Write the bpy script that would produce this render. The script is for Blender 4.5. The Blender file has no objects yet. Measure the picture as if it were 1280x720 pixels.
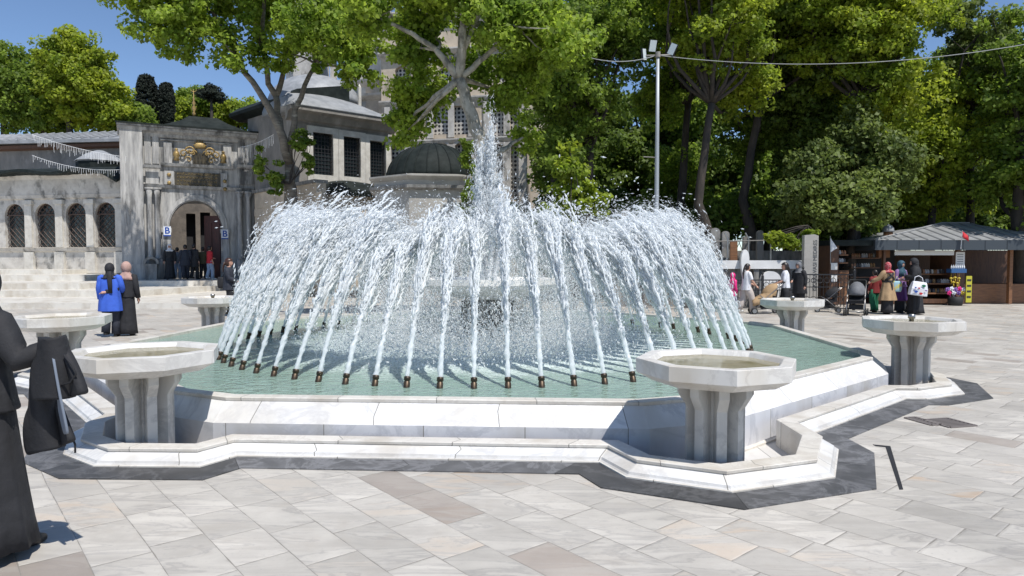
import bpy, bmesh, math, random
import numpy as np
from mathutils import Vector, Matrix, noise
rnd = random.Random(7)
nr = np.random.default_rng(11)
PI = math.pi
C = bpy.context.scene.collection
scene = bpy.context.scene
# ------------------------------------------------------------ camera
F, YH, H = 850.0, 325.0, 1.70
PIT = math.atan((360 - YH) / F)
cam = bpy.data.cameras.new('camera'); camo = bpy.data.objects.new('camera', cam); C.objects.link(camo)
camo.location = (0, 0, H); camo.rotation_euler = (PI / 2 - PIT, 0, 0)
cam.sensor_width = 36; cam.lens = F / 1280 * 36; cam.clip_start = .05; cam.clip_end = 3000
scene.camera = camo

def P(u, v, Y=None, z=None):
    """photogrammetry: the place seen at photo pixel u,v, at distance Y or height z"""
    dx = (u - 640) / F; up = (360 - v) / F
    d = Vector((dx, math.cos(PIT) + up * math.sin(PIT), -math.sin(PIT) + up * math.cos(PIT)))
    t = (z - H) / d.z if z is not None else Y / d.y
    return Vector((0, 0, H)) + d * t
def px(u, Y): return (u - 640) / F * Y
def pz(v, Y): return P(640, v, Y=Y).z

# ------------------------------------------------------------ mesh builder
class MB:
    def __init__(s, M=None): s.v = []; s.f = []; s.m = []; s.uv = []; s.M = M; s.mi = 0
    def add(s, vs, fs, uvs=None):
        b = len(s.v)
        for p in vs:
            p = Vector(p)
            s.v.append(s.M @ p if s.M is not None else p)
        for i, f in enumerate(fs):
            s.f.append(tuple(b + k for k in f)); s.m.append(s.mi)
            s.uv.append(uvs[i] if uvs else None)
    def box(s, c, d, rz=0, R=None):
        x, y, z = d[0] / 2, d[1] / 2, d[2] / 2
        vs = [Vector((a * x, b * y, e * z)) for a in (-1, 1) for b in (-1, 1) for e in (-1, 1)]
        Rm = R if R is not None else Matrix.Rotation(rz, 3, 'Z')
        vs = [Rm @ v + Vector(c) for v in vs]
        s.add(vs, [(0, 1, 3, 2), (4, 6, 7, 5), (0, 4, 5, 1), (2, 3, 7, 6), (0, 2, 6, 4), (1, 5, 7, 3)])
    def bb(s, x0, x1, y0, y1, z0, z1):
        s.box(((x0 + x1) / 2, (y0 + y1) / 2, (z0 + z1) / 2), (abs(x1 - x0), abs(y1 - y0), abs(z1 - z0)))
    def prism(s, poly, z0, z1):
        n = len(poly)
        vs = [(p[0], p[1], z0) for p in poly] + [(p[0], p[1], z1) for p in poly]
        s.add(vs, [tuple(range(n))[::-1], tuple(range(n, 2 * n))] + [(i, (i + 1) % n, n + (i + 1) % n, n + i) for i in range(n)])
    def plate(s, poly, y0, y1):
        """polygon in x,z with thickness in y"""
        n = len(poly)
        vs = [(p[0], y0, p[1]) for p in poly] + [(p[0], y1, p[1]) for p in poly]
        s.add(vs, [tuple(range(n)), tuple(range(n, 2 * n))[::-1]] + [((i + 1) % n, i, n + i, n + (i + 1) % n) for i in range(n)])
    def loft(s, rings, cap=True, close=True):
        n = len(rings[0]); vs = [p for r in rings for p in r]; fs = []
        for j in range(len(rings) - 1):
            for i in range(n if close else n - 1):
                k = (i + 1) % n
                fs.append((j * n + i, j * n + k, (j + 1) * n + k, (j + 1) * n + i))
        if cap:
            fs.append(tuple(range(n))[::-1]); L = (len(rings) - 1) * n; fs.append(tuple(range(L, L + n)))
        s.add(vs, fs)
    def tube(s, path, rad, n=8, cap=True, sq=(1, 1)):
        path = [Vector(p) for p in path]; m = len(path)
        if not hasattr(rad, '__len__'): rad = [rad] * m
        rings = []; ref = None
        for i, p in enumerate(path):
            t = (path[min(i + 1, m - 1)] - path[max(i - 1, 0)])
            if t.length < 1e-9: t = Vector((0, 0, 1))
            t.normalize()
            if ref is None:
                ref = Vector((1, 0, 0)) if abs(t.x) < .8 else Vector((0, 1, 0))
            a = (ref - t * ref.dot(t)).normalized(); b = t.cross(a); ref = a
            rings.append([p + (a * math.cos(2 * PI * k / n) * sq[0] + b * math.sin(2 * PI * k / n) * sq[1]) * rad[i] for k in range(n)])
        s.loft(rings, cap)
    def lathe(s, prof, n=24, c=(0, 0, 0), rot=0, cap=True, sx=1, sy=1, arc=None):
        rings = []
        for r, z in prof:
            rings.append([(c[0] + r * sx * math.cos(rot + 2 * PI * k / n), c[1] + r * sy * math.sin(rot + 2 * PI * k / n), c[2] + z) for k in range(n)])
        s.loft(rings, cap)
    def ball(s, c, r, n=10, m=7, sc=(1, 1, 1)):
        s.lathe([(max(1e-4, math.sin(PI * j / m)) * r, -math.cos(PI * j / m) * r * sc[2]) for j in range(m + 1)], n, c, sx=sc[0], sy=sc[1])
    def build(s, name, mat=None, parent=None, smooth=False, loc=None, link=True):
        me = bpy.data.meshes.new(name)
        o = Vector((0, 0, 0))
        if loc is not None: o = Vector(loc)
        elif parent is not None and parent.get('_w'): o = Vector(parent['_w'])
        me.from_pydata([tuple(v - o) for v in s.v], [], s.f)
        mats = mat if isinstance(mat, (list, tuple)) else [mat]
        for m in mats:
            if m: me.materials.append(m)
        if len(mats) > 1: me.polygons.foreach_set('material_index', s.m)
        if any(u is not None for u in s.uv):
            L = me.uv_layers.new(name='UVMap'); arr = []
            for f, u in zip(s.f, s.uv):
                arr += [c for q in (u if u is not None else [(0, 0)] * len(f)) for c in q]
            L.data.foreach_set('uv', arr)
        if smooth: me.polygons.foreach_set('use_smooth', [True] * len(me.polygons))
        me.update()
        ob = bpy.data.objects.new(name, me)
        if link: C.objects.link(ob)
        if parent is not None:
            ob.parent = parent
            if parent.get('_w'): ob['_w'] = list(parent['_w'])
        elif loc is not None: ob.location = o
        return ob

def fast_mesh(name, V, Fq, mats, smooth=False, mi=None):
    """numpy verts (n,3) and faces (m,k) of equal size"""
    me = bpy.data.meshes.new(name); k = Fq.shape[1]
    me.vertices.add(len(V)); me.vertices.foreach_set('co', V.astype(np.float32).ravel())
    me.loops.add(Fq.size); me.loops.foreach_set('vertex_index', Fq.astype(np.int32).ravel())
    me.polygons.add(len(Fq)); me.polygons.foreach_set('loop_start', np.arange(0, Fq.size, k, dtype=np.int32))
    for m in mats: me.materials.append(m)
    if mi is not None: me.polygons.foreach_set('material_index', mi.astype(np.int32))
    if smooth: me.polygons.foreach_set('use_smooth', np.ones(len(Fq), bool))
    me.update(calc_edges=True); me.validate()
    return me

def tag(o, label=None, cat=None, group=None, kind=None):
    if label: o['label'] = label
    if cat: o['category'] = cat
    if group: o['group'] = group
    if kind: o['kind'] = kind
    return o
def thing(name, loc, label, cat, group=None, local=False, rz=0):
    o = bpy.data.objects.new(name, None); C.objects.link(o); o.empty_display_size = .2
    o.location = loc; o.rotation_euler = (0, 0, rz)
    if not local: o['_w'] = list(loc)
    return tag(o, label, cat, group)
def dup(root, loc, rz=0, label=None):
    r = root.copy(); C.objects.link(r); r.location = loc; r.rotation_euler = (0, 0, rz)
    if label: r['label'] = label
    for ch in list(root.children):
        c = ch.copy(); C.objects.link(c); c.parent = r
        for g in ch.children:
            d = g.copy(); C.objects.link(d); d.parent = c
    return r

# ------------------------------------------------------------ materials
def mat(name, base=(.5, .5, .5), rough=.6, base2=None, scale=4., detail=4., bump=0., bscale=None, metal=0., spec=.5, stretch=(1, 1, 1),
        lo=.35, hi=.65, third=None, tscale=1., tlo=.5, thi=.7, coord='Object', transl=0., rpi=0., tstretch=None):
    m = bpy.data.materials.new(name); m.use_nodes = True; nt = m.node_tree; N = nt.nodes; Lk = nt.links
    b = N['Principled BSDF']; b.inputs['Roughness'].default_value = rough; b.inputs['Metallic'].default_value = metal
    b.inputs['Specular IOR Level'].default_value = spec
    b.inputs['Base Color'].default_value = (*base, 1)
    tc = N.new('ShaderNodeTexCoord'); mp = N.new('ShaderNodeMapping'); mp.inputs['Scale'].default_value = stretch
    Lk.new(tc.outputs[coord], mp.inputs['Vector'])
    out = None
    def nz(sc, vec, det=detail):
        n = N.new('ShaderNodeTexNoise'); n.inputs['Scale'].default_value = sc; n.inputs['Detail'].default_value = det
        n.inputs['Roughness'].default_value = .62; Lk.new(vec, n.inputs['Vector']); return n.outputs['Fac']
    def ramp(f, a, c):
        r = N.new('ShaderNodeMapRange'); r.inputs['From Min'].default_value = a; r.inputs['From Max'].default_value = c; Lk.new(f, r.inputs['Value']); return r.outputs['Result']
    def mix(f, a, c):
        x = N.new('ShaderNodeMix'); x.data_type = 'RGBA'
        for s_, val in ((x.inputs[6], a), (x.inputs[7], c)):
            if isinstance(val, tuple): s_.default_value = (*val, 1)
            else: Lk.new(val, s_)
        if isinstance(f, float): x.inputs[0].default_value = f
        else: Lk.new(f, x.inputs[0])
        return x.outputs[2]
    col = None
    if base2:
        col = mix(ramp(nz(scale, mp.outputs[0]), lo, hi), base, base2)
        if third:
            mp2 = mp
            if tstretch:
                mp2 = N.new('ShaderNodeMapping'); mp2.inputs['Scale'].default_value = tstretch; Lk.new(tc.outputs[coord], mp2.inputs['Vector'])
            col = mix(ramp(nz(tscale, mp2.outputs[0]), tlo, thi), col, third)
    if rpi > 0:
        g = N.new('ShaderNodeNewGeometry'); r = ramp(g.outputs['Random Per Island'], 0, 1)
        h = N.new('ShaderNodeHueSaturation'); v = N.new('ShaderNodeMapRange')
        v.inputs['To Min'].default_value = 1 - rpi; v.inputs['To Max'].default_value = 1 + rpi; Lk.new(r, v.inputs['Value'])
        Lk.new(v.outputs['Result'], h.inputs['Value'])
        if col: Lk.new(col, h.inputs['Color'])
        else: h.inputs['Color'].default_value = (*base, 1)
        col = h.outputs['Color']
    if col: Lk.new(col, b.inputs['Base Color'])
    if bump:
        bn = N.new('ShaderNodeBump'); bn.inputs['Strength'].default_value = bump; bn.inputs['Distance'].default_value = .03
        Lk.new(nz(bscale or scale * 3, mp.outputs[0], 6), bn.inputs['Height']); Lk.new(bn.outputs[0], b.inputs['Normal'])
    if transl:
        t = N.new('ShaderNodeBsdfTranslucent'); ms = N.new('ShaderNodeMixShader'); ms.inputs[0].default_value = transl
        if col: Lk.new(col, t.inputs['Color'])
        else: t.inputs['Color'].default_value = (*base, 1)
        Lk.new(b.outputs[0], ms.inputs[1]); Lk.new(t.outputs[0], ms.inputs[2])
        Lk.new(ms.outputs[0], N['Material Output'].inputs['Surface'])
    return m

def marble(name, base, vein, joint_w=0., joint_h=.0, vscale=1.2, jointc=(.2, .19, .17), uvc=True, veinamt=.5, rough=.45, stain=None, jm=.004, tint=.07):
    """polished stone with veins, per-slab tone and joints; slabs by UV (metres) or object coordinates"""
    m = bpy.data.materials.new(name); m.use_nodes = True; nt = m.node_tree; N = nt.nodes; Lk = nt.links
    b = N['Principled BSDF']; b.inputs['Roughness'].default_value = rough
    tc = N.new('ShaderNodeTexCoord')
    src = tc.outputs['UV'] if uvc else tc.outputs['Object']
    def math_(op, a, c=None):
        x = N.new('ShaderNodeMath'); x.operation = op
        for i, q in enumerate((a, c)):
            if q is None: continue
            if isinstance(q, (int, float)): x.inputs[i].default_value = q
            else: Lk.new(q, x.inputs[i])
        return x.outputs[0]
    sp = N.new('ShaderNodeSeparateXYZ'); Lk.new(src, sp.inputs[0])
    wn = N.new('ShaderNodeTexWhiteNoise'); wn.noise_dimensions = '1D'
    if joint_w:
        fr = math_('DIVIDE', sp.outputs[0], joint_w); Lk.new(math_('FLOOR', fr), wn.inputs['W'])
        e = math_('ABSOLUTE', math_('SUBTRACT', math_('FRACT', fr), .5))
        jt = math_('GREATER_THAN', e, .5 - jm / joint_w)
    off = N.new('ShaderNodeVectorMath'); off.operation = 'SCALE'; Lk.new(wn.outputs['Color'], off.inputs[0]); off.inputs['Scale'].default_value = 9
    ad = N.new('ShaderNodeVectorMath'); Lk.new(tc.outputs['Object'], ad.inputs[0]); Lk.new(off.outputs[0], ad.inputs[1])
    if not uvc:
        oi = N.new('ShaderNodeObjectInfo'); Lk.new(math_('MULTIPLY', oi.outputs['Random'], 40.), ad.inputs[1])
    n1 = N.new('ShaderNodeTexNoise'); n1.inputs['Scale'].default_value = vscale; n1.inputs['Detail'].default_value = 8; n1.inputs['Distortion'].default_value = .6; n1.inputs['Roughness'].default_value = .66
    Lk.new(ad.outputs[0], n1.inputs['Vector'])
    v = math_('ABSOLUTE', math_('SUBTRACT', n1.outputs['Fac'], .5))
    mr = N.new('ShaderNodeMapRange'); Lk.new(v, mr.inputs['Value']); mr.inputs['From Max'].default_value = .045; mr.inputs['To Min'].default_value = veinamt * .95; mr.inputs['To Max'].default_value = 0
    n2 = N.new('ShaderNodeTexNoise'); n2.inputs['Scale'].default_value = vscale * 2.2; n2.inputs['Detail'].default_value = 6; Lk.new(ad.outputs[0], n2.inputs['Vector'])
    mr2 = N.new('ShaderNodeMapRange'); Lk.new(n2.outputs['Fac'], mr2.inputs['Value']); mr2.inputs['From Min'].default_value = .45; mr2.inputs['From Max'].default_value = .75; mr2.inputs['To Max'].default_value = .8 * veinamt + .15
    def mix(f, a, c):
        x = N.new('ShaderNodeMix'); x.data_type = 'RGBA'; Lk.new(f, x.inputs[0])
        for s_, val in ((x.inputs[6], a), (x.inputs[7], c)):
            if isinstance(val, tuple): s_.default_value = (*val, 1)
            else: Lk.new(val, s_)
        return x.outputs[2]
    col = mix(mr.outputs[0], base, vein); col = mix(mr2.outputs[0], col, tuple(.5 * (a + c) for a, c in zip(base, vein)))
    if stain:
        mp = N.new('ShaderNodeMapping'); mp.inputs['Scale'].default_value = (1.6, 1.6, .5); Lk.new(ad.outputs[0], mp.inputs['Vector'])
        n3 = N.new('ShaderNodeTexNoise'); n3.inputs['Scale'].default_value = 1.3; n3.inputs['Detail'].default_value = 7; Lk.new(mp.outputs[0], n3.inputs['Vector'])
        mr3 = N.new('ShaderNodeMapRange'); Lk.new(n3.outputs['Fac'], mr3.inputs['Value']); mr3.inputs['From Min'].default_value = .48; mr3.inputs['From Max'].default_value = .7; mr3.inputs['To Max'].default_value = .7
        col = mix(mr3.outputs[0], col, stain)
    if joint_w:
        h = N.new('ShaderNodeHueSaturation'); Lk.new(col, h.inputs['Color'])
        vv = N.new('ShaderNodeMapRange'); Lk.new(wn.outputs['Value'], vv.inputs['Value']); vv.inputs['To Min'].default_value = 1 - tint; vv.inputs['To Max'].default_value = 1 + tint * .4
        Lk.new(vv.outputs[0], h.inputs['Value']); col = mix(jt, h.outputs[0], jointc)
    Lk.new(col, b.inputs['Base Color'])
    return m

M = {}
M['wall_marble'] = marble('white veined marble panels', (.71, .70, .68), (.42, .42, .44), 1.15, vscale=1.3, veinamt=.55, stain=(.50, .47, .42))
M['face_shade'] = marble('marble facing greyed as shade', (.60, .60, .62), (.36, .37, .40), .92, vscale=1.4, veinamt=.55, stain=(.42, .40, .37))  # upright pool face: the wall marble with its shading put into the colour
M['coping'] = marble('cream marble coping', (.64, .61, .555), (.46, .42, .37), .95, vscale=3.2, veinamt=.5, stain=(.42, .37, .30))
M['curb_face'] = marble('white kerb marble', (.69, .68, .655), (.44, .44, .45), 1.2, vscale=1.8, veinamt=.5, stain=(.48, .44, .38))
M['curb_foot'] = marble('kerb foot marble', (.60, .59, .57), (.42, .40, .37), 1.2, vscale=4, veinamt=.4, stain=(.38, .35, .31))
M['dark_slab'] = marble('dark grey marble with white veins', (.078, .078, .080), (.27, .27, .28), 1.45, vscale=2.6, veinamt=.45, jointc=(.02, .02, .02), rough=.5, tint=.5)
M['bowl'] = marble('bowl marble', (.66, .64, .60), (.40, .38, .36), 0, vscale=2.4, uvc=False, veinamt=.45, stain=(.44, .38, .29), rough=.4)
M['column'] = marble('pedestal marble', (.56, .54, .50), (.30, .29, .28), 0, vscale=1.2, uvc=False, veinamt=.55, stain=(.38, .34, .29), rough=.5)
M['inner_floor'] = marble('channel floor marble', (.62, .60, .57), (.45, .43, .4), .6, vscale=1.5, uvc=False, veinamt=.35)

def paving(name):
    m = bpy.data.materials.new(name); m.use_nodes = True; nt = m.node_tree; N = nt.nodes; Lk = nt.links
    b = N['Principled BSDF']
    tc = N.new('ShaderNodeTexCoord'); mp = N.new('ShaderNodeMapping'); mp.vector_type = 'POINT'
    mp.inputs['Rotation'].default_value = (0, 0, math.radians(50)); Lk.new(tc.outputs['Object'], mp.inputs['Vector'])
    dn = N.new('ShaderNodeTexNoise'); dn.inputs['Scale'].default_value = .45; Lk.new(mp.outputs[0], dn.inputs['Vector'])
    ds = N.new('ShaderNodeVectorMath'); ds.operation = 'SCALE'; ds.inputs['Scale'].default_value = .07; Lk.new(dn.outputs['Color'], ds.inputs[0])
    wv = N.new('ShaderNodeVectorMath'); Lk.new(mp.outputs[0], wv.inputs[0]); Lk.new(ds.outputs[0], wv.inputs[1])
    sp = N.new('ShaderNodeSeparateXYZ'); Lk.new(wv.outputs[0], sp.inputs[0])
    def mt(op, a, c=None, d=None):
        x = N.new('ShaderNodeMath'); x.operation = op
        for i, q in enumerate((a, c, d)):
            if q is None: continue
            if isinstance(q, (int, float)): x.inputs[i].default_value = q
            else: Lk.new(q, x.inputs[i])
        return x.outputs[0]
    hgt, wid = .31, .47
    yr = mt('DIVIDE', sp.outputs[1], hgt); row = mt('FLOOR', yr)
    w1 = N.new('ShaderNodeTexWhiteNoise'); w1.noise_dimensions = '1D'; Lk.new(row, w1.inputs['W'])
    wrow = mt('MULTIPLY_ADD', w1.outputs['Value'], .22, wid)
    xr = mt('ADD', mt('DIVIDE', sp.outputs[0], wrow), mt('MULTIPLY', w1.outputs['Value'], 7.3)); colm = mt('FLOOR', xr)
    cb = N.new('ShaderNodeCombineXYZ'); Lk.new(row, cb.inputs[0]); Lk.new(colm, cb.inputs[1])
    wn = N.new('ShaderNodeTexWhiteNoise'); wn.noise_dimensions = '3D'; Lk.new(cb.outputs[0], wn.inputs['Vector'])
    ey = mt('MULTIPLY', mt('SUBTRACT', .5, mt('ABSOLUTE', mt('SUBTRACT', mt('FRACT', yr), .5))), hgt)
    ex = mt('MULTIPLY', mt('SUBTRACT', .5, mt('ABSOLUTE', mt('SUBTRACT', mt('FRACT', xr), .5))), wid)
    e = mt('MINIMUM', ex, ey)
    en = N.new('ShaderNodeTexNoise'); en.inputs['Scale'].default_value = 6; en.inputs['Detail'].default_value = 5; Lk.new(tc.outputs['Object'], en.inputs['Vector'])
    jw = N.new('ShaderNodeMapRange'); Lk.new(en.outputs['Fac'], jw.inputs['Value']); jw.inputs['From Min'].default_value = .35; jw.inputs['From Max'].default_value = .7; jw.inputs['To Min'].default_value = .0008; jw.inputs['To Max'].default_value = .0048
    joint = mt('LESS_THAN', e, jw.outputs[0])
    # veins along a per-slab direction
    of = N.new('ShaderNodeVectorMath'); of.operation = 'SCALE'; of.inputs['Scale'].default_value = 13; Lk.new(wn.outputs['Color'], of.inputs[0])
    mp2 = N.new('ShaderNodeMapping'); mp2.inputs['Rotation'].default_value = (0, 0, .5); mp2.inputs['Scale'].default_value = (.7, 3.2, 1); Lk.new(tc.outputs['Object'], mp2.inputs['Vector'])
    av = N.new('ShaderNodeVectorMath'); Lk.new(mp2.outputs[0], av.inputs[0]); Lk.new(of.outputs[0], av.inputs[1])
    n1 = N.new('ShaderNodeTexNoise'); n1.inputs['Scale'].default_value = 1.5; n1.inputs['Detail'].default_value = 9; n1.inputs['Roughness'].default_value = .62; n1.inputs['Distortion'].default_value = .8; Lk.new(av.outputs[0], n1.inputs['Vector'])
    def mr(v, a, c, t0=0., t1=1.):
        x = N.new('ShaderNodeMapRange'); Lk.new(v, x.inputs['Value']); x.inputs['From Min'].default_value = a; x.inputs['From Max'].default_value = c; x.inputs['To Min'].default_value = t0; x.inputs['To Max'].default_value = t1; return x.outputs[0]
    def mix(f, a, c):
        x = N.new('ShaderNodeMix'); x.data_type = 'RGBA'
        if isinstance(f, float): x.inputs[0].default_value = f
        else: Lk.new(f, x.inputs[0])
        for s_, val in ((x.inputs[6], a), (x.inputs[7], c)):
            if isinstance(val, tuple): s_.default_value = (*val, 1)
            else: Lk.new(val, s_)
        return x.outputs[2]
    col = mix(mr(n1.outputs['Fac'], .35, .65), (.445, .415, .37), (.58, .545, .485))
    vn = mt('ABSOLUTE', mt('SUBTRACT', n1.outputs['Fac'], .52))
    col = mix(mr(vn, 0, .03, .55, 0), col, (.33, .31, .29))
    # warm iron veins on some slabs
    sepc = N.new('ShaderNodeSeparateColor'); Lk.new(wn.outputs['Color'], sepc.inputs[0])
    warm = mt('MULTIPLY', mr(sepc.outputs[0], .62, 1.0), mr(n1.outputs['Fac'], .5, .62))
    col = mix(warm, col, (.48, .37, .27))
    brown = mt('MULTIPLY', mt('GREATER_THAN', sepc.outputs[1], .96), mr(n1.outputs['Fac'], .36, .6, .45, .85))
    col = mix(brown, col, (.32, .27, .23))
    gn = N.new('ShaderNodeTexNoise'); gn.inputs['Scale'].default_value = .8; gn.inputs['Detail'].default_value = 8; gn.inputs['Roughness'].default_value = .7; Lk.new(tc.outputs['Object'], gn.inputs['Vector'])
    hs = N.new('ShaderNodeHueSaturation'); Lk.new(col, hs.inputs['Color'])
    Lk.new(mt('MULTIPLY', mr(sepc.outputs[2], 0, 1, .88, 1.08), mr(gn.outputs['Fac'], .3, .7, .78, 1.08)), hs.inputs['Value'])
    st = N.new('ShaderNodeTexNoise'); st.inputs['Scale'].default_value = 1.5; st.inputs['Detail'].default_value = 9; st.inputs['Roughness'].default_value = .72; st.inputs['Distortion'].default_value = .5; Lk.new(tc.outputs['Object'], st.inputs['Vector'])
    stc = mix(mr(st.outputs['Fac'], .54, .70, 0, .45), hs.outputs[0], (.36, .315, .26))
    sk = N.new('ShaderNodeTexNoise'); sk.inputs['Scale'].default_value = 38; sk.inputs['Detail'].default_value = 3; Lk.new(tc.outputs['Object'], sk.inputs['Vector'])
    col = mix(mr(sk.outputs['Fac'], .62, .74, 0, .5), stc, (.33, .31, .29))
    col = mix(joint, col, (.25, .23, .20))
    Lk.new(col, b.inputs['Base Color'])
    Lk.new(mr(gn.outputs['Fac'], .3, .7, .42, .62), b.inputs['Roughness'])
    hh = mt('ADD', mr(e, 0, .012), mt('MULTIPLY', wn.outputs['Value'], .5))
    bn = N.new('ShaderNodeBump'); bn.inputs['Strength'].default_value = .5; bn.inputs['Distance'].default_value = .006; Lk.new(hh, bn.inputs['Height'])
    Lk.new(bn.outputs[0], b.inputs['Normal'])
    return m
M['paving'] = paving('worn marble paving')
M['bronze'] = mat('dark bronze', (.10, .07, .045), .45, (.05, .04, .03), 20, metal=.7)
M['steel'] = mat('brushed metal', (.35, .34, .33), .35, metal=.9)
M['gate_stone'] = mat('weathered grey marble', (.50, .485, .46), .75, (.25, .245, .24), 2.4, 8, .45, 14, stretch=(2.4, 2.4, .30), third=(.10, .098, .095), tscale=1.5, tlo=.52, thi=.66, tstretch=(1.4, 1.4, .28))
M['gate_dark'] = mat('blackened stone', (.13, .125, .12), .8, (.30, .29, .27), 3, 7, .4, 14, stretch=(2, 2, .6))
M['pale_stone'] = mat('pale weathered stone', (.60, .57, .52), .75, (.42, .39, .35), 1.7, 7, .3, 12, third=(.12, .115, .105), tscale=1.3, tlo=.52, thi=.66, tstretch=(1, 1, .7))
M['tan_stone'] = mat('warm limestone', (.62, .52, .40), .8, (.46, .38, .29), 1.2, 7, .3, 9, third=(.22, .19, .16), tscale=.7, tlo=.5, thi=.72, tstretch=(1, 1, .5))
M['grey_wall'] = mat('smoke grey limestone', (.27, .25, .225), .8, (.17, .16, .145), 1.5, 7, .3, 9, stretch=(1, 1, .5), third=(.36, .34, .31), tscale=2, tlo=.55, thi=.75)
M['cream_trim'] = mat('cream stone trim', (.64, .61, .55), .65, (.48, .45, .40), 3, 6, .15, 12)
M['lead'] = mat('aged lead sheet', (.33, .34, .35), .5, (.22, .23, .24), 2, 5, .15, 8, spec=.4)
M['lead_dark'] = mat('blackened lead', (.008, .012, .011), .7, (.022, .028, .026), 2.5, 5, .2, 8, spec=.2)
M['gold'] = mat('worn gilding', (.42, .28, .09), .5, (.22, .16, .08), 14, metal=.35)
M['ink'] = mat('dark painted panel', (.035, .03, .022), .5, (.07, .055, .03), 5)
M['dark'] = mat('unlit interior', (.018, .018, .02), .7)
M['glass_dark'] = mat('dark window glass', (.02, .028, .032), .12, (.035, .05, .055), 2)
M['iron'] = mat('black iron', (.022, .022, .024), .5)
M['redwood'] = mat('dark red door timber', (.10, .028, .02), .5, (.06, .02, .015), 6, stretch=(4, 4, .5))
M['wood'] = mat('brown kiosk timber', (.14, .065, .032), .6, (.08, .038, .022), 5, 5, .2, 12, stretch=(5, 5, .6))
M['wood_light'] = mat('orange brown timber', (.26, .12, .05), .6, (.17, .075, .035), 5, 5, .2, 12, stretch=(.6, 4, 4))
M['bark'] = mat('dark bark', (.065, .052, .042), .9, (.028, .024, .02), 5, 6, .9, 9, stretch=(1, 1, .3))
M['bark_pale'] = mat('mottled plane bark', (.40, .37, .31), .85, (.24, .215, .17), 5, 6, .4, 9, third=(.13, .12, .095), tscale=4, tlo=.5, thi=.62, stretch=(1, 1, .6))
M['bark_mid'] = mat('ringed grey brown bark', (.21, .185, .15), .9, (.11, .095, .08), 4, 6, .8, 7, stretch=(.6, .6, 2.2), third=(.35, .33, .28), tscale=2.5, tlo=.58, thi=.7)
def leafmat(n, a, b_, tr=.62, rpi=.4): return mat(n, a, .6, b_, .55, 3, transl=tr, rpi=rpi, lo=.38, hi=.62)
M['leaf_bright'] = leafmat('fresh plane leaves', (.36, .46, .05), (.20, .31, .035))
M['leaf_yel'] = leafmat('yellow green spring leaves', (.41, .47, .04), (.23, .32, .03))
M['leaf_mid'] = leafmat('mid green leaves', (.27, .37, .045), (.14, .22, .03))
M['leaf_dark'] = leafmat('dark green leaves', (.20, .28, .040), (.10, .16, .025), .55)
M['leaf_olive'] = leafmat('grey olive leaves', (.22, .28, .06), (.11, .155, .035), .5)
M['leaf_cyp'] = leafmat('cypress needles', (.018, .026, .016), (.010, .015, .010), .1)
M['shirt_blue'] = mat('royal blue cloth', (.045, .13, .60), .8, (.035, .10, .48), 6, bump=.3, bscale=7)
M['black_cloth'] = mat('black cloth', (.012, .012, .014), .8, (.02, .02, .023), 8, bump=.35, bscale=9)
M['navy_cloth'] = mat('dark navy cloth', (.016, .02, .032), .8, (.028, .032, .045), 8, bump=.3, bscale=9)
M['pink_scarf'] = mat('dusty pink scarf cloth', (.48, .31, .26), .8, (.38, .24, .20), 9, bump=.4, bscale=11)
M['red_cloth'] = mat('red cloth', (.55, .02, .03), .75, (.42, .015, .025), 8, bump=.3, bscale=9)
M['magenta'] = mat('hot pink cloth', (.75, .03, .22), .75, (.6, .02, .17), 8, bump=.3, bscale=9)
M['lilac'] = mat('lilac cloth', (.26, .14, .32), .75, (.2, .11, .26), 8)
M['white_cloth'] = mat('white cotton', (.76, .76, .78), .8, (.62, .63, .67), 6, bump=.4, bscale=9)
M['sand_cloth'] = mat('pale grey beige trousers', (.50, .44, .40), .8, (.42, .37, .34), 7, bump=.3, bscale=9)
M['tan_cloth'] = mat('camel trench cloth', (.42, .28, .15), .8, (.33, .22, .12), 7, bump=.35, bscale=9)
M['green_cloth'] = mat('deep green cloth', (.01, .14, .07), .8)
M['purple_cloth'] = mat('purple cloth', (.10, .03, .16), .8)
M['teal_scarf'] = mat('blue patterned scarf', (.02, .06, .10), .8, (.05, .12, .16), 18)
M['red_scarf'] = mat('red flowered scarf', (.40, .03, .05), .8, (.50, .25, .24), 22, lo=.5, hi=.6)
M['grey_cloth'] = mat('grey stroller cloth', (.16, .165, .175), .75, (.12, .12, .13), 6, bump=.3, bscale=9)
M['jeans'] = mat('pale blue denim', (.35, .42, .52), .8, (.26, .32, .42), 8)
M['olive_cloth'] = mat('olive jacket cloth', (.07, .065, .03), .8)
M['skin'] = mat('skin', (.56, .33, .24), .5, (.50, .28, .20), 12, spec=.35)
M['hair'] = mat('black hair', (.012, .009, .008), .4, (.03, .02, .016), 30, stretch=(1, 1, .15))
M['hair_brown'] = mat('dark brown hair', (.035, .014, .009), .4, (.06, .025, .015), 30, stretch=(1, 1, .15))
M['eye'] = mat('eye', (.02, .015, .012), .2)
M['lip'] = mat('lips', (.40, .14, .12), .5)
M['tyre'] = mat('black rubber', (.015, .015, .015), .7)
M['shoe'] = mat('dark shoe leather', (.02, .018, .017), .5)
M['shoe_white'] = mat('white trainer', (.7, .7, .7), .6)
M['white_paint'] = mat('white paint', (.78, .79, .80), .5)
M['blue_paint'] = mat('sign blue', (.02, .07, .32), .5)
M['yellow'] = mat('yellow plastic', (.50, .32, .02), .45, (.5, .4, .03), 7)
M['violet'] = mat('violet plastic', (.20, .10, .34), .45)
M['paper'] = mat('white paper', (.72, .71, .68), .7)
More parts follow.
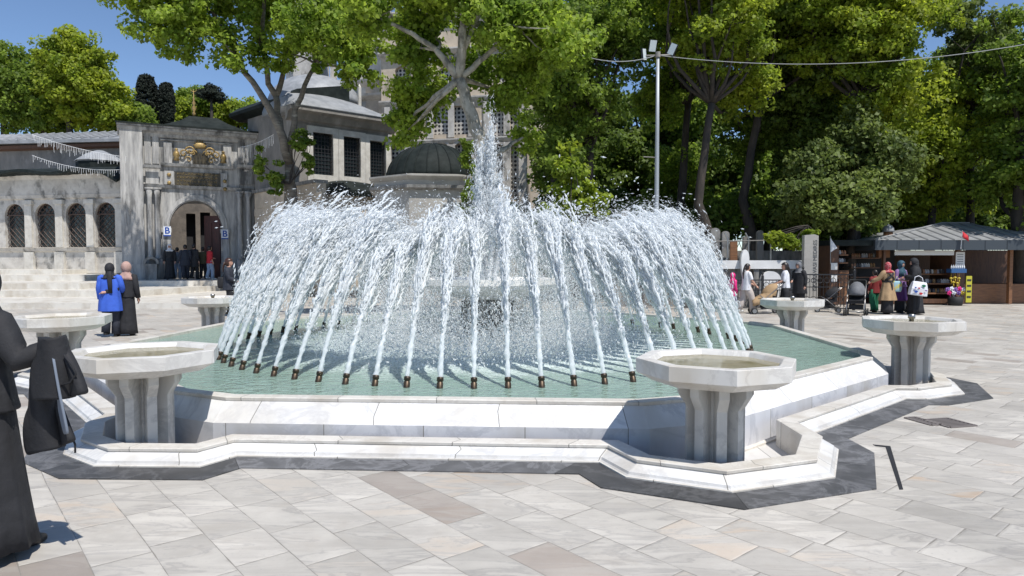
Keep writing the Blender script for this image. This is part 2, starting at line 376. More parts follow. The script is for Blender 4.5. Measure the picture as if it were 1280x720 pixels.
# ------------------------------------------------------------ light
SUN_DIR = Vector((.60, -.80, 0)).normalized(); EL = math.radians(61)
sd = Vector((SUN_DIR.x * math.cos(EL), SUN_DIR.y * math.cos(EL), math.sin(EL)))
w = bpy.data.worlds.new('World'); scene.world = w; w.use_nodes = True
nt = w.node_tree; sky = nt.nodes.new('ShaderNodeTexSky'); sky.sky_type = 'NISHITA'; sky.sun_disc = False
sky.sun_elevation = EL; sky.sun_rotation = math.atan2(sd.x, sd.y); sky.altitude = 900; sky.air_density = .85; sky.dust_density = .0; sky.ozone_density = 3.8
nt.links.new(sky.outputs[0], nt.nodes['Background'].inputs[0]); nt.nodes['Background'].inputs[1].default_value = .13
sl = bpy.data.lights.new('sun', 'SUN'); sl.energy = 4.5; sl.angle = math.radians(.53); sl.color = (1, .965, .91)
so = bpy.data.objects.new('sun', sl); C.objects.link(so); so.rotation_euler = (-sd).to_track_quat('-Z', 'Y').to_euler(); so.location = (10, -10, 30)
scene.view_settings.view_transform = 'Standard'; scene.view_settings.look = 'None'; scene.view_settings.exposure = .18; scene.view_settings.gamma = 1
scene.cycles.max_bounces = 8; scene.cycles.transparent_max_bounces = 12; scene.cycles.diffuse_bounces = 4; scene.cycles.caustics_reflective = False; scene.cycles.caustics_refractive = False
try: scene.cycles.use_denoising = True
except Exception: pass

# ------------------------------------------------------------ fountain geometry
CX, CY, TH = -.43, 11.95, math.radians(-3.3)
S, K = math.sin(PI / 8), math.cos(PI / 8)
def vdir(k):
    a = math.radians(-67.5 + 45 * k) + TH
    return Vector((math.cos(a), math.sin(a))), Vector((-math.sin(a), math.cos(a)))
cc = Vector((CX, CY))
def octa(ap, cut=0.):
    out = []
    for k in range(-1, 7):
        r, t = vdir(k)
        if cut:
            for sgn in (-1, 1):
                out.append(cc + r * ((ap - S * cut) / K) + t * sgn * cut)
        else: out.append(cc + r * (ap / K))
    return out
def offset(path, d):
    """closed ccw path moved inward by d with mitred corners"""
    n = len(path); out = []
    for i in range(n):
        a, b, c = path[i - 1], path[i], path[(i + 1) % n]
        e1 = (b - a).normalized(); e2 = (c - b).normalized()
        n1 = Vector((-e1.y, e1.x)); n2 = Vector((-e2.y, e2.x)); m = (n1 + n2); k = max(.35, 1 + n1.dot(n2))
        out.append(b + m * (d / k))
    return out
def sweep(name, path, prof, mats, mids, parent=None, loc=None, smooth=False):
    mb = MB(); n = len(path); u = [0]
    for i in range(n): u.append(u[-1] + (path[(i + 1) % n] - path[i]).length)
    rings = [[Vector((q.x, q.y, z)) for q in offset(path, d)] for d, z in prof]
    vv = [0]
    for (d0, z0), (d1, z1) in zip(prof, prof[1:]): vv.append(vv[-1] + math.hypot(d1 - d0, z1 - z0))
    for j in range(len(prof) - 1):
        mb.mi = mids[j]
        for i in range(n):
            k = (i + 1) % n
            mb.add([rings[j][i], rings[j][k], rings[j + 1][k], rings[j + 1][i]], [(0, 1, 2, 3)],
                   [[(u[i], vv[j]), (u[i + 1], vv[j]), (u[i + 1], vv[j + 1]), (u[i], vv[j + 1])]])
    return mb.build(name, mats, parent, smooth, loc)
FL = -.13
AV, AO = 5.86, 6.28
pool = octa(AV, .40)
line = lambda t: (AO - S * abs(t)) / K
tm_gen = [(-1.12, None), (-1.02, 6.58), (-.46, 7.02), (.46, 7.02), (1.02, 6.58), (1.12, None)]
tm = {-1: [(-1.25, None), (-1.05, 6.60), (-.45, 7.02), (.12, 7.12), (.92, 6.76), (.95, None)],
      0: [(-1.0, None), (-.98, 6.80), (-.42, 7.36), (.55, 7.34), (1.18, 6.74), (1.36, None)]}
curb = []
for k in range(-1, 7):
    r, t = vdir(k)
    for tt, rr in tm.get(k, tm_gen):
        curb.append(cc + r * (rr if rr else line(tt)) + t * tt)
ftn = thing('fountain_pool', (CX, CY, 0), 'large octagonal white marble fountain pool with a tiered stone basin in the middle', 'fountain')
sweep('pool_wall', pool, [(-.035, FL), (-.035, FL + .02), (0, FL + .03), (0, .20), (.002, .202), (.19, .368)], [M['coping'], M['face_shade'], M['wall_marble']], [0, 0, 1, 2, 2], ftn)
sweep('coping', pool, [(.197, .36), (.183, .372), (.180, .398), (.187, .405), (.318, .405), (.326, .398), (.326, .02)], [M['coping']], [0] * 6, ftn)
kerb = thing('fountain_kerb', (CX, CY, 0), 'low stepped white marble kerb ringing the pool and bulging round each pedestal bowl', 'kerb')
sweep('kerb_wall', curb, [(0, .004), (0, .022), (.012, .026), (.030, .034), (.040, .052), (.148, .100)], [M['coping'], M['curb_foot'], M['curb_face']], [0, 0, 1, 1, 2], kerb)
sweep('coping', curb, [(.150, .090), (.132, .108), (.130, .126), (.136, .131), (.292, .131), (.298, .126), (.298, FL)], [M['coping']], [0] * 6, kerb)
# dark slabs round the kerb, pavement, channel floor
o = sweep('dark_stone_border', curb, [(-.28, -.02), (-.28, .010), (.02, .012)], [M['dark_slab']], [0, 0], None, (CX, CY, 0)); tag(o, kind='structure')
hole = offset(curb, -.278); n = len(hole); rings = [hole]
for R_ in (9.5, 14, 24, 45, 90, 200, 700):
    rings.append([cc + (p - cc).normalized() * R_ for p in hole])
mb = MB(); mb.loft([[Vector((q.x, q.y, 0)) for q in r] for r in rings], cap=False)
o = mb.build('plaza_pavement', M['paving'], loc=(0, 0, 0)); tag(o, kind='structure')
fl_ = offset(curb, .29); mb = MB(); mb.add([(q.x, q.y, FL) for q in fl_], [tuple(range(len(fl_)))])
o = mb.build('channel_floor', M['inner_floor'], loc=(0, 0, 0)); tag(o, kind='structure')
# ------------------------------------------------------------ water surface
WZ, JX, JY, JR = .355, -.40, 11.2, 4.12
m = bpy.data.materials.new('green pool water'); m.use_nodes = True; nt = m.node_tree; N = nt.nodes; Lk = nt.links
b = N['Principled BSDF']; b.inputs['Roughness'].default_value = .07; b.inputs['IOR'].default_value = 1.33
tc = N.new('ShaderNodeTexCoord')
ln = N.new('ShaderNodeVectorMath'); ln.operation = 'LENGTH'; Lk.new(tc.outputs['Object'], ln.inputs[0])
n0 = N.new('ShaderNodeTexNoise'); n0.inputs['Scale'].default_value = 1.6; n0.inputs['Detail'].default_value = 7; n0.inputs['Roughness'].default_value = .7; Lk.new(tc.outputs['Object'], n0.inputs['Vector'])
ad = N.new('ShaderNodeMath'); ad.operation = 'MULTIPLY_ADD'; Lk.new(n0.outputs['Fac'], ad.inputs[0]); ad.inputs[1].default_value = 2.4; Lk.new(ln.outputs['Value'], ad.inputs[2])
mr = N.new('ShaderNodeMapRange'); Lk.new(ad.outputs[0], mr.inputs['Value']); mr.inputs['From Min'].default_value = 3.7; mr.inputs['From Max'].default_value = 5.0; mr.inputs['To Min'].default_value = 1; mr.inputs['To Max'].default_value = 0
n4 = N.new('ShaderNodeTexNoise'); n4.inputs['Scale'].default_value = 26; n4.inputs['Detail'].default_value = 5; Lk.new(tc.outputs['Object'], n4.inputs['Vector'])
m4 = N.new('ShaderNodeMapRange'); Lk.new(n4.outputs['Fac'], m4.inputs['Value']); m4.inputs['From Min'].default_value = .30; m4.inputs['From Max'].default_value = .56
fm = N.new('ShaderNodeMath'); fm.operation = 'MULTIPLY'; Lk.new(mr.outputs[0], fm.inputs[0]); Lk.new(m4.outputs[0], fm.inputs[1])
mx = N.new('ShaderNodeMix'); mx.data_type = 'RGBA'; Lk.new(fm.outputs[0], mx.inputs[0]); mx.inputs[7].default_value = (.74, .82, .82, 1)
mg = N.new('ShaderNodeMix'); mg.data_type = 'RGBA'; mg.inputs[6].default_value = (.18, .28, .23, 1); mg.inputs[7].default_value = (.28, .38, .325, 1)
n5 = N.new('ShaderNodeTexNoise'); n5.inputs['Scale'].default_value = .7; Lk.new(tc.outputs['Object'], n5.inputs['Vector']); Lk.new(n5.outputs['Fac'], mg.inputs[0])
Lk.new(mg.outputs[2], mx.inputs[6]); Lk.new(mx.outputs[2], b.inputs['Base Color'])
rr = N.new('ShaderNodeMapRange'); Lk.new(fm.outputs[0], rr.inputs['Value']); rr.inputs['To Min'].default_value = .06; rr.inputs['To Max'].default_value = .6; Lk.new(rr.outputs[0], b.inputs['Roughness'])
mp = N.new('ShaderNodeMapping'); mp.inputs['Scale'].default_value = (1, 1.5, 1); Lk.new(tc.outputs['Object'], mp.inputs[0])
b1 = N.new('ShaderNodeTexNoise'); b1.inputs['Scale'].default_value = 5.5; b1.inputs['Detail'].default_value = 3; b1.inputs['Distortion'].default_value = 1.2; Lk.new(mp.outputs[0], b1.inputs['Vector'])
bn = N.new('ShaderNodeBump'); bn.inputs['Strength'].default_value = .8; bn.inputs['Distance'].default_value = .07; Lk.new(b1.outputs['Fac'], bn.inputs['Height']); Lk.new(bn.outputs[0], b.inputs['Normal'])
M['water'] = m
wp = [(q.x, q.y) for q in offset(pool, .30)]
mb = MB(); mb.prism(wp, WZ - .25, WZ); o = mb.build('water', M['water'], loc=(JX, JY, WZ)); tag(o, kind='structure')
# nozzles: parts of the pool
NZ = 72
def nozzle_mesh():
    mb = MB(); mb.lathe([(.034, -.14), (.034, .055), (.029, .06), (.029, .072), (.036, .074), (.036, .112), (.026, .116), (.024, .10)], 14)
    mb.lathe([(.042, -.14), (.042, -.02), (.034, -.015)], 14)
    return mb.build('nozzle', M['bronze'], None, True, link=False)
nz0 = nozzle_mesh()
for i in range(NZ):
    a = math.radians(-90 + 360 / NZ * i)
    o = nz0.copy(); o.name = 'nozzle'; C.objects.link(o); o.parent = ftn
    o.location = (JX + JR * math.cos(a) - CX, JY + JR * math.sin(a) - CY, WZ)
    o.rotation_euler = (Matrix.Rotation(a + PI, 3, 'Z') @ Matrix.Rotation(math.radians(16), 3, 'Y')).to_euler()
M['coping_pale'] = marble('wet pale marble', (.78, .77, .74), (.5, .5, .48), 0, uvc=False, veinamt=.3)
# centre basin on its pedestal
mb = MB(); mb.lathe([(.50, 0), (.50, .45), (.40, .50), (.34, .56), (.30, .9), (.33, 1.02), (.42, 1.1), (.42, 1.14)], 8, (JX, JY, -.1), TH + PI / 8)
for k in range(8):
    a = TH + k * PI / 4; mb.box((JX + .36 * math.cos(a), JY + .36 * math.sin(a), .62), (.16, .10, .82), a)
mb.build('pedestal', M['gate_dark'], ftn)
mb = MB(); mb.lathe([(.36, 1.05), (.62, 1.10), (1.0, 1.21), (1.16, 1.30), (1.2, 1.31), (1.2, 1.40), (1.05, 1.40), (.95, 1.31), (.1, 1.28)], 8, (JX, JY, 0), TH)
mb.build('upper_basin', M['coping_pale'], ftn)
# ------------------------------------------------------------ pedestal bowls
def bowl_proto():
    root = thing('pedestal_bowl', (0, 0, 0), 'x', 'stone bowl', 'octagonal marble bowls on pedestals round the pool', local=True)
    T = 1.03; R_ = .645
    mb = MB()
    mb.lathe([(.40, T - .205), (.515, T - .185), (R_ - .012, T - .122), (R_, T - .116), (R_, T - .004), (R_ - .006, T), (R_ - .095, T), (R_ - .103, T - .006), (R_ - .14, T - .055), (.01, T - .085)], 8)
    mb.build('bowl', M['bowl'], root)
    mb = MB()
    Z1 = T - .196
    mb.lathe([(.135, 0), (.135, Z1)], 8, rot=PI / 8)
    for k in range(8):
        a = k * PI / 4
        Mx = Matrix.Rotation(a, 4, 'Z'); mb.M = Mx
        pr = [(.02, 0), (.232, 0), (.232, Z1 - .20), (.30, Z1 - .09), (.30, Z1), (.02, Z1)]
        hw = .040; rings = []
        vs = [(x, -hw, z) for x, z in pr] + [(x, hw, z) for x, z in pr]; k_ = len(pr)
        mb.add(vs, [tuple(range(k_)), tuple(range(k_, 2 * k_))[::-1]] + [((i + 1) % k_, i, k_ + i, k_ + (i + 1) % k_) for i in range(k_)])
    mb.M = None
    mb.lathe([(.29, 0), (.29, .03), (.26, .035)], 8)
    p = mb.build('pedestal', M['column'], root)
    mb = MB(); mb.lathe([(.001, T - .040), (R_ - .131, T - .040)], 8)
    mb.build('bowl_water', M['bowlwater'], root)
    return root
M['bowlwater'] = mat('murky yellowish water', (.60, .56, .42), .06, (.44, .40, .25), 2.2, lo=.45, hi=.65)
bowl = bowl_proto()
spot = [(1.665, 5.53, 'veined marble bowl at the front right corner of the pool, murky water inside', 0),
        (-3.30, 6.07, 'marble bowl at the front left corner of the pool, beside the black coat', 0),
        (5.45, 9.25, 'marble bowl on the right, standing where the kerb turns back, spout in its middle', 1),
        (5.72, 13.85, 'small looking bowl behind the right end of the pool, below the pram', 1),
        (-6.48, 9.75, 'bowl cut by the left side, behind the front left bowl and below the blue coat', 0),
        (-6.50, 14.75, 'bowl far left behind the water jets, below the broad marble steps', 1)]
for i, (x, y, lb, sp) in enumerate(spot):
    if i == 0: r = bowl; r.location = (x, y, FL); r.rotation_euler = (0, 0, TH); r['label'] = lb
    else: r = dup(bowl, (x, y, FL), TH, lb)
    if sp:
        mb = MB(); mb.lathe([(.03, .93), (.03, 1.03), (.045, 1.035), (.045, 1.09), (.02, 1.095)], 12); mb.build('spout', M['steel'], r, True)

# ------------------------------------------------------------ water jets
def octas(Pn, size, vel, ST=1.):
    """elongated drops: centre, size, direction"""
    n = len(Pn); d = vel / (np.linalg.norm(vel, axis=1)[:, None] + 1e-9)
    r = nr.normal(size=(n, 3)); a = np.cross(d, r); a /= np.linalg.norm(a, axis=1)[:, None] + 1e-9; b_ = np.cross(d, a)
    el = (1 + nr.random(n) ** 2 * 2.2 * ST)[:, None]; s = size[:, None]
    V = np.stack([Pn + d * s * el, Pn - d * s * el, Pn + a * s, Pn - a * s, Pn + b_ * s, Pn - b_ * s], 1).reshape(-1, 3)
    base = (np.arange(n) * 6)[:, None]
    T = np.array([[0, 2, 4], [0, 4, 3], [0, 3, 5], [0, 5, 2], [1, 4, 2], [1, 3, 4], [1, 5, 3], [1, 2, 5]])
    Fq = (base[:, :, None] + T[None]).reshape(-1, 3)
    return V, Fq
def tube_np(pts, rad, n=7):
    m_ = len(pts); t = np.gradient(pts, axis=0); t /= np.linalg.norm(t, axis=1)[:, None] + 1e-9
    ref = np.array([.13, .97, .1]); a = np.cross(t, ref); a /= np.linalg.norm(a, axis=1)[:, None] + 1e-9; b_ = np.cross(t, a)
    an = np.linspace(0, 2 * PI, n, endpoint=False)
    rr_ = rad[:, None] * (1 + nr.normal(0, .20, (m_, n)))
    V = pts[:, None] + (a[:, None] * np.cos(an)[None, :, None] + b_[:, None] * np.sin(an)[None, :, None]) * rr_[:, :, None]
    V = V.reshape(-1, 3); i, j = np.meshgrid(np.arange(m_ - 1), np.arange(n), indexing='ij'); i = i.ravel(); j = j.ravel(); k = (j + 1) % n
    Q = np.stack([i * n + j, i * n + k, (i + 1) * n + k, (i + 1) * n + j], 1)
    Fq = np.concatenate([Q[:, [0, 1, 2]], Q[:, [0, 2, 3]]])
    return V, Fq
def smooth_noise(m_, amp, k):
    x = nr.normal(0, 1, m_ + k); return np.convolve(x, np.ones(k) / math.sqrt(k), 'valid')[:m_] * amp
def jet_mesh(name, *a_, **k_):
    V, Fq = jet_arr(*a_, **k_); return fast_mesh(name, V, Fq, [M['jet']], True)
def jet_arr(v, a, r0, nfil, ndrop, tail, spread, tbreak=.46, thick=1.):
    g = 9.81; Vs = []; Fs = []; off = 0
    def push(V, Fq):
        nonlocal off
        Vs.append(V); Fs.append(Fq + off); off += len(V)
    tap = v / g
    def pos(t, av=a, vv=v): return np.stack([av * t, 0 * t, vv * t - .5 * g * t * t], 1)
    t = np.linspace(0, tap * .76, 90); p = pos(t)
    grow = np.clip(t / tap, 0, 1)
    p[:, 0] += smooth_noise(90, .012, 5) * grow * 1.6; p[:, 1] += smooth_noise(90, .014, 5) * grow * 1.6
    rad = r0 * (.80 + .35 * grow) * (1 + smooth_noise(90, .30, 2) * (.3 + grow)); rad *= np.clip((.95 - grow) * 2.4, .10, 1)
    push(*tube_np(p, np.clip(rad, r0 * .12, None), 9))
    for f in range(nfil):
        t0 = tap * nr.uniform(.15, .86); t1 = min(t0 + nr.uniform(.06, .22), tap * 1.02); m_ = 16
        t = np.linspace(t0, t1, m_); av = a * (1 + nr.normal(0, .08)); vv = v * (1 + nr.normal(0, .035)); p = pos(t, av, vv)
        sp_ = spread * (t / tap) ** 1.5
        p[:, 1] += nr.normal(0, 1) * sp_ + smooth_noise(m_, .012, 3); p[:, 0] += nr.normal(0, 1) * sp_ + smooth_noise(m_, .012, 3); p[:, 2] += smooth_noise(m_, .012, 3)
        rad = nr.uniform(.10, .48) * r0 * thick * np.sin(np.linspace(.15, PI - .1, m_)) ** .5 * (1 + smooth_noise(m_, .35, 2))
        push(*tube_np(p, np.clip(rad, .003, None), 6))
    # drops
    tt = np.concatenate([nr.uniform(.15, .95, ndrop // 3) * tap, tap * (.82 + tail * nr.random(ndrop - ndrop // 3))])
    av = a * (1 + nr.normal(0, .16, ndrop)); vv = v * (1 + nr.normal(0, .055, ndrop))
    p = np.stack([av * tt, 0 * tt, vv * tt - .5 * g * tt * tt], 1); s_ = spread * (tt / tap)[:, None] ** 1.6
    p[:, :2] += nr.normal(0, 1, (ndrop, 2)) * s_ * .95
    ve = np.stack([av, 0 * av, vv - g * tt], 1); ve[:, :2] += nr.normal(0, .4, (ndrop, 2))
    size = r0 * (.07 + .34 * nr.random(ndrop) ** 2.6)
    keep = p[:, 2] > -.10
    size[ndrop // 3:] *= .50; push(*octas(p[keep], size[keep], ve[keep], 3.2))
    return np.concatenate(Vs), np.concatenate(Fs)
m = bpy.data.materials.new('white aerated water'); m.use_nodes = True; nt = m.node_tree; N = nt.nodes; Lk = nt.links
b = N['Principled BSDF']; b.inputs['Base Color'].default_value = (.92, .94, .95, 1); b.inputs['Roughness'].default_value = .22; b.inputs['IOR'].default_value = 1.33
tl = N.new('ShaderNodeBsdfTranslucent'); tl.inputs['Color'].default_value = (.94, .97, .98, 1)
ms = N.new('ShaderNodeMixShader'); ms.inputs[0].default_value = .42; Lk.new(b.outputs[0], ms.inputs[1]); Lk.new(tl.outputs[0], ms.inputs[2])
tp = N.new('ShaderNodeBsdfTransparent'); m2 = N.new('ShaderNodeMixShader'); m2.inputs[0].default_value = .26; Lk.new(ms.outputs[0], m2.inputs[1]); Lk.new(tp.outputs[0], m2.inputs[2])
Lk.new(m2.outputs[0], N['Material Output'].inputs['Surface'])
M['jet'] = m
jm = [jet_mesh('water_jet', 5.72 * q, 2.22 * s_, .033, 170, 4600, 1.3, .080) for q, s_ in ((1, 1), (1.02, .97), (.98, 1.02), (1.03, 1.0), (.99, .95), (1.01, 1.04), (.97, .99), (1.035, .96), (1.0, 1.03), (.985, .98))]
G_J = 'water jets of the nozzle ring'
hs_ = [.97 + .02 * math.sin(i * .55 + 1.0) * math.cos(i * .23) + .03 * math.sin(i * 1.9) for i in range(NZ)]
for i in range(NZ):
    a = math.radians(-90 + 360 / NZ * i)
    o = bpy.data.objects.new('water_jet', jm[rnd.randrange(len(jm))]); C.objects.link(o)
    o.location = (JX + (JR - .03) * math.cos(a), JY + (JR - .03) * math.sin(a), WZ + .105)
    o.rotation_euler = (0, 0, a + PI + rnd.uniform(-.03, .03)); o.scale = (rnd.uniform(.92, 1.05), 1, hs_[i] * rnd.uniform(.94, 1.08))
    tag(o, 'thin white jet arching inward from one nozzle of the ring in the green pool', 'water jet', G_J)
V_, F_ = [], []
for k_ in range(26):
    f_ = (k_ / 25) ** .8; an_ = nr.uniform(0, 2 * PI); V, Fq = jet_arr(6.95 - 3.0 * f_, .03 + .34 * f_ + .05 * nr.random(), .036, 34, 900, .8, .045 + .05 * f_, thick=1.1)
    c_, s_ = math.cos(an_), math.sin(an_); V = np.stack([V[:, 0] * c_ - V[:, 1] * s_ + .05 * c_, V[:, 0] * s_ + V[:, 1] * c_ + .05 * s_, V[:, 2]], 1); F_.append(Fq + sum(len(q) for q in V_)); V_.append(V)
me = fast_mesh('tall_water_jet', np.concatenate(V_), np.concatenate(F_), [M['jet']], True)
o = bpy.data.objects.new('tall_water_jet', me); C.objects.link(o); o.location = (JX, JY, 1.30); tag(o, 'tall frothy white plume rising from the middle basin, higher than every other jet', 'water jet')
# side plumes of the basin
jb = [jet_mesh('basin_jet', 4.3 * q, .95, .036, 30, 900, 1.5, .09) for q in (1, 1.1, .92)]
for i in range(8):
    a = i * PI / 4 + .2
    o = bpy.data.objects.new('basin_jet', jb[i % 3]); C.objects.link(o); o.location = (JX + .12 * math.cos(a), JY + .12 * math.sin(a), 1.34); o.rotation_euler = (0, 0, a)
    tag(o, 'short white jet round the foot of the tall middle plume', 'water jet', 'short jets round the tall plume')
# spray over the pool
n = 70000; th = nr.uniform(0, 2 * PI, n); rad = np.abs(nr.normal(1.55, .65, n)); zz = nr.exponential(.20, n)
Pn = np.stack([JX + rad * np.cos(th), JY + rad * np.sin(th), WZ + zz], 1); ve = nr.normal(0, 1, (n, 3)); ve[:, 2] += 1
V, Fq = octas(Pn, .004 + .010 * nr.random(n) ** 2, ve)
n = 9000; th = nr.uniform(0, 2 * PI, n); rad = nr.uniform(.8, 3.6, n); zz = 2.4 - .25 * (rad - 2.4) ** 2 - np.abs(nr.normal(0, .75, n))
Pn = np.stack([JX + rad * np.cos(th), JY + rad * np.sin(th), np.clip(zz, .4, 9)], 1); ve = nr.normal(0, .3, (n, 3)); ve[:, 2] -= 1
V2, F2 = octas(Pn, .004 + .010 * nr.random(n) ** 2, ve)
# drops thrown high, right of the plume
n = 420; Pn = np.stack([nr.normal(1.35, .55, n), JY - .5 + nr.normal(0, .7, n), 2.0 + np.abs(nr.normal(0, .42, n))], 1); ve = nr.normal(0, 1, (n, 3))
V3, F3 = octas(Pn, .007 + .012 * nr.random(n), ve)
me = fast_mesh('water_spray', np.concatenate([V, V2, V3]), np.concatenate([Fq, F2 + len(V), F3 + len(V) + len(V2)]), [M['jet']], True)
o = bpy.data.objects.new('water_spray', me); C.objects.link(o); tag(o, 'fine white spray and drops hanging between the jets', 'spray', kind='stuff')
# ------------------------------------------------------------ facades
class Plane_:
    """a vertical facade: x along it (left to right), y away from the viewer, z up"""
    def __init__(s, A, B, z0=0.):
        s.A = Vector((A[0], A[1])); s.d = (Vector((B[0], B[1])) - s.A).normalized(); s.z0 = z0
        s.Mx = Matrix(((s.d.x, -s.d.y, 0, s.A.x), (s.d.y, s.d.x, 0, s.A.y), (0, 0, 1, z0), (0, 0, 0, 1)))
        s.rz = math.atan2(s.d.y, s.d.x)
    def q(s, u, v, off=0.):
        """facade coordinates (x, z) of what the photo shows at u,v; off = y of the surface"""
        dx = (u - 640) / F; up = (360 - v) / F
        d = Vector((dx, math.cos(PIT) + up * math.sin(PIT), -math.sin(PIT) + up * math.cos(PIT)))
        n = Vector((-s.d.y, s.d.x)); A = s.A + n * off
        t = A.dot(n) / (d.x * n.x + d.y * n.y); p = Vector((0, 0, H)) + d * t
        return (Vector((p.x, p.y)) - A).dot(s.d), p.z - s.z0
    def x(s, u): return s.q(u, 300)[0]
    def w(s, x, y, z): return s.Mx @ Vector((x, y, z))
    def mb(s): return MB(s.Mx)

M['rust'] = mat('rusty grille iron', (.09, .055, .04), .6)
def arch_wall(mb, x0, x1, z0, z1, ops, y0=0., y1=.5, n=12):
    """wall from x0..x1 with openings (cx, width, z bottom, z spring, kind): kind 1 = round arch, 0 = flat"""
    ops = sorted(ops); cur = x0
    for cx, w_, zb, zs, kd in ops:
        a, b_ = cx - w_ / 2, cx + w_ / 2
        if a > cur: mb.bb(cur, a, y0, y1, z0, z1)
        if zb > z0: mb.bb(a, b_, y0, y1, z0, zb)
        if not kd: mb.bb(a, b_, y0, y1, zs, z1)
        else:
            pts = [(cx - w_ / 2 * math.cos(PI * i / n), zs + w_ / 2 * kd * math.sin(PI * i / n)) for i in range(n + 1)]
            for (xa, za), (xb, zb_) in zip(pts, pts[1:]):
                vs = [(xa, y0, za), (xb, y0, zb_), (xb, y0, z1), (xa, y0, z1), (xa, y1, za), (xb, y1, zb_), (xb, y1, z1), (xa, y1, z1)]
                mb.add(vs, [(0, 1, 2, 3), (5, 4, 7, 6), (0, 4, 5, 1), (3, 2, 6, 7)])
        cur = b_
    if cur < x1: mb.bb(cur, x1, y0, y1, z0, z1)
def grille(mb, cx, w_, z0, z1, y, n=6, m_=9, th=.022, arch=0, diag=False):
    a, b_ = cx - w_ / 2, cx + w_ / 2
    def top(x):
        return z1 + (w_ / 2 * arch * math.sqrt(max(0, 1 - ((x - cx) / (w_ / 2)) ** 2)) if arch else 0)
    if diag:
        st = w_ / n
        for sgn in (1, -1):
            for k in range(-int((z1 - z0) / st) - n, 2 * n + int((z1 - z0) / st)):
                pts = []
                for i in range(25):
                    x = a + w_ * i / 24; z = z0 + (x - a) * sgn + k * st
                    if z0 <= z <= top(x): pts.append((x, y, z))
                if len(pts) > 1: mb.tube([pts[0], pts[-1]], th / 2, 4)
    else:
        for i in range(n + 1):
            x = a + w_ * i / n; mb.bb(x - th / 2, x + th / 2, y, y + th, z0, top(x) - .01)
        for j in range(m_ + 1):
            z = z0 + (z1 - z0) * j / m_; mb.bb(a, b_, y - .004, y + th - .006, z - th / 2, z + th / 2)
def ring_arch(mb, cx, w_, zs, y0, y1, t, kd=1, n=16):
    """raised archivolt of thickness t round an arch"""
    o = [(cx - (w_ / 2 + t) * math.cos(PI * i / n), zs + (w_ / 2 + t) * kd * math.sin(PI * i / n)) for i in range(n + 1)]
    p = [(cx - (w_ / 2) * math.cos(PI * i / n), zs + (w_ / 2) * kd * math.sin(PI * i / n)) for i in range(n + 1)]
    for i in range(n):
        vs = [(*p[i][:1], y0, p[i][1]), (p[i + 1][0], y0, p[i + 1][1]), (o[i + 1][0], y0, o[i + 1][1]), (o[i][0], y0, o[i][1]),
              (p[i][0], y1, p[i][1]), (p[i + 1][0], y1, p[i + 1][1]), (o[i + 1][0], y1, o[i + 1][1]), (o[i][0], y1, o[i][1])]
        mb.add(vs, [(0, 1, 2, 3), (0, 4, 5, 1), (3, 2, 6, 7), (5, 4, 7, 6)])
def profile_run(mb, x0, x1, prof, ret=.0):
    """moulding: profile (y out, z) extruded along x; the ends are capped"""
    vs = [(x0 + ret * 0, y, z) for y, z in prof] + [(x1, y, z) for y, z in prof]; k = len(prof)
    mb.add(vs, [tuple(range(k))[::-1], tuple(range(k, 2 * k))] + [(i, (i + 1) % k, k + (i + 1) % k, k + i) for i in range(k)])

# ------------------------------------------------------------ marble steps (terraces)
mb = MB()
def slab(poly, z0, z1, nose=.03):
    mb.prism(poly, z0, z1)
slab([(-45, 23.7), (-10.4, 23.7), (-9.6, 27), (-9.0, 45), (-45, 45)], -.02, .2)
slab([(-45, 27.4), (-15.4, 27.6), (-14.9, 30.4), (-12.2, 45), (-45, 45)], .18, .45)
slab([(-45, 28.9), (-18.4, 28.9), (-18.0, 32.4), (-15.6, 32.6), (-12.6, 34.2), (-12.0, 46), (-45, 46)], .43, .70)
slab([(-45, 32.6), (-20.5, 32.6), (-20.4, 34.6), (-19.6, 34.8), (-19.6, 46), (-45, 46)], .68, .97)
slab([(-45, 34.6), (-22.9, 34.6), (-22.8, 46), (-45, 46)], .95, 1.2)
o = mb.build('marble_steps', marble('step marble', (.66, .63, .57), (.45, .41, .35), 0, vscale=.8, uvc=False, veinamt=.4, stain=(.42, .36, .28)), loc=(0, 0, 0)); tag(o, kind='structure')

# ------------------------------------------------------------ ornate gateway
GA = (px(179, 35), 35.0); GB = (px(320, 37.4), 37.4)
G = Plane_(GA, GB, 0.)
gx = G.x; gz = lambda u, v: G.q(u, v)[1]
gate = thing('gateway', G.w(2, 0, .7), 'tall ornate weathered marble gateway with a round arch and gilded crest', 'gateway')
XL, XR = gx(157), gx(322); ZT = gz(180, 164); Z0 = .6
axL, axR = gx(212), gx(278); acx = (axL + axR) / 2; aw = axR - axL; zs = gz(245, 286)
kd = (gz(245, 251) - zs) / (aw / 2)
mb = G.mb()
arch_wall(mb, XL + .6, XR - .15, Z0, ZT, [(acx, aw, Z0, zs, kd)], 0, 1.1, 18)
mb.bb(XL - .15, gx(181), -.35, 1.5, Z0, gz(160, 160)); mb.bb(XL + .0, gx(183), -.42, -.35, Z0, 1.5)
mb.build('wall', M['gate_stone'], gate)
mb = G.mb()  # cornice
zc = ZT
profile_run(mb, XL - .25, XR + .15, [(0, zc - .30), (-.12, zc - .24), (-.16, zc - .1), (-.38, zc + .02), (-.42, zc + .16), (0, zc + .17)])
profile_run(mb, XL - .25, XR + .15, [(0, zc + .171), (-.5, zc + .175), (-.5, zc + .26), (0, zc + .27)])
zt2 = gz(245, 206); profile_run(mb, gx(203), gx(293), [(-.02, zt2 - .18), (-.16, zt2 - .14), (-.22, zt2), (-.02, zt2 + .02)])
zt3 = gz(245, 233); profile_run(mb, gx(181), gx(318), [(-.02, zt3 - .18), (-.12, zt3 - .14), (-.2, zt3), (-.02, zt3 + .02)])
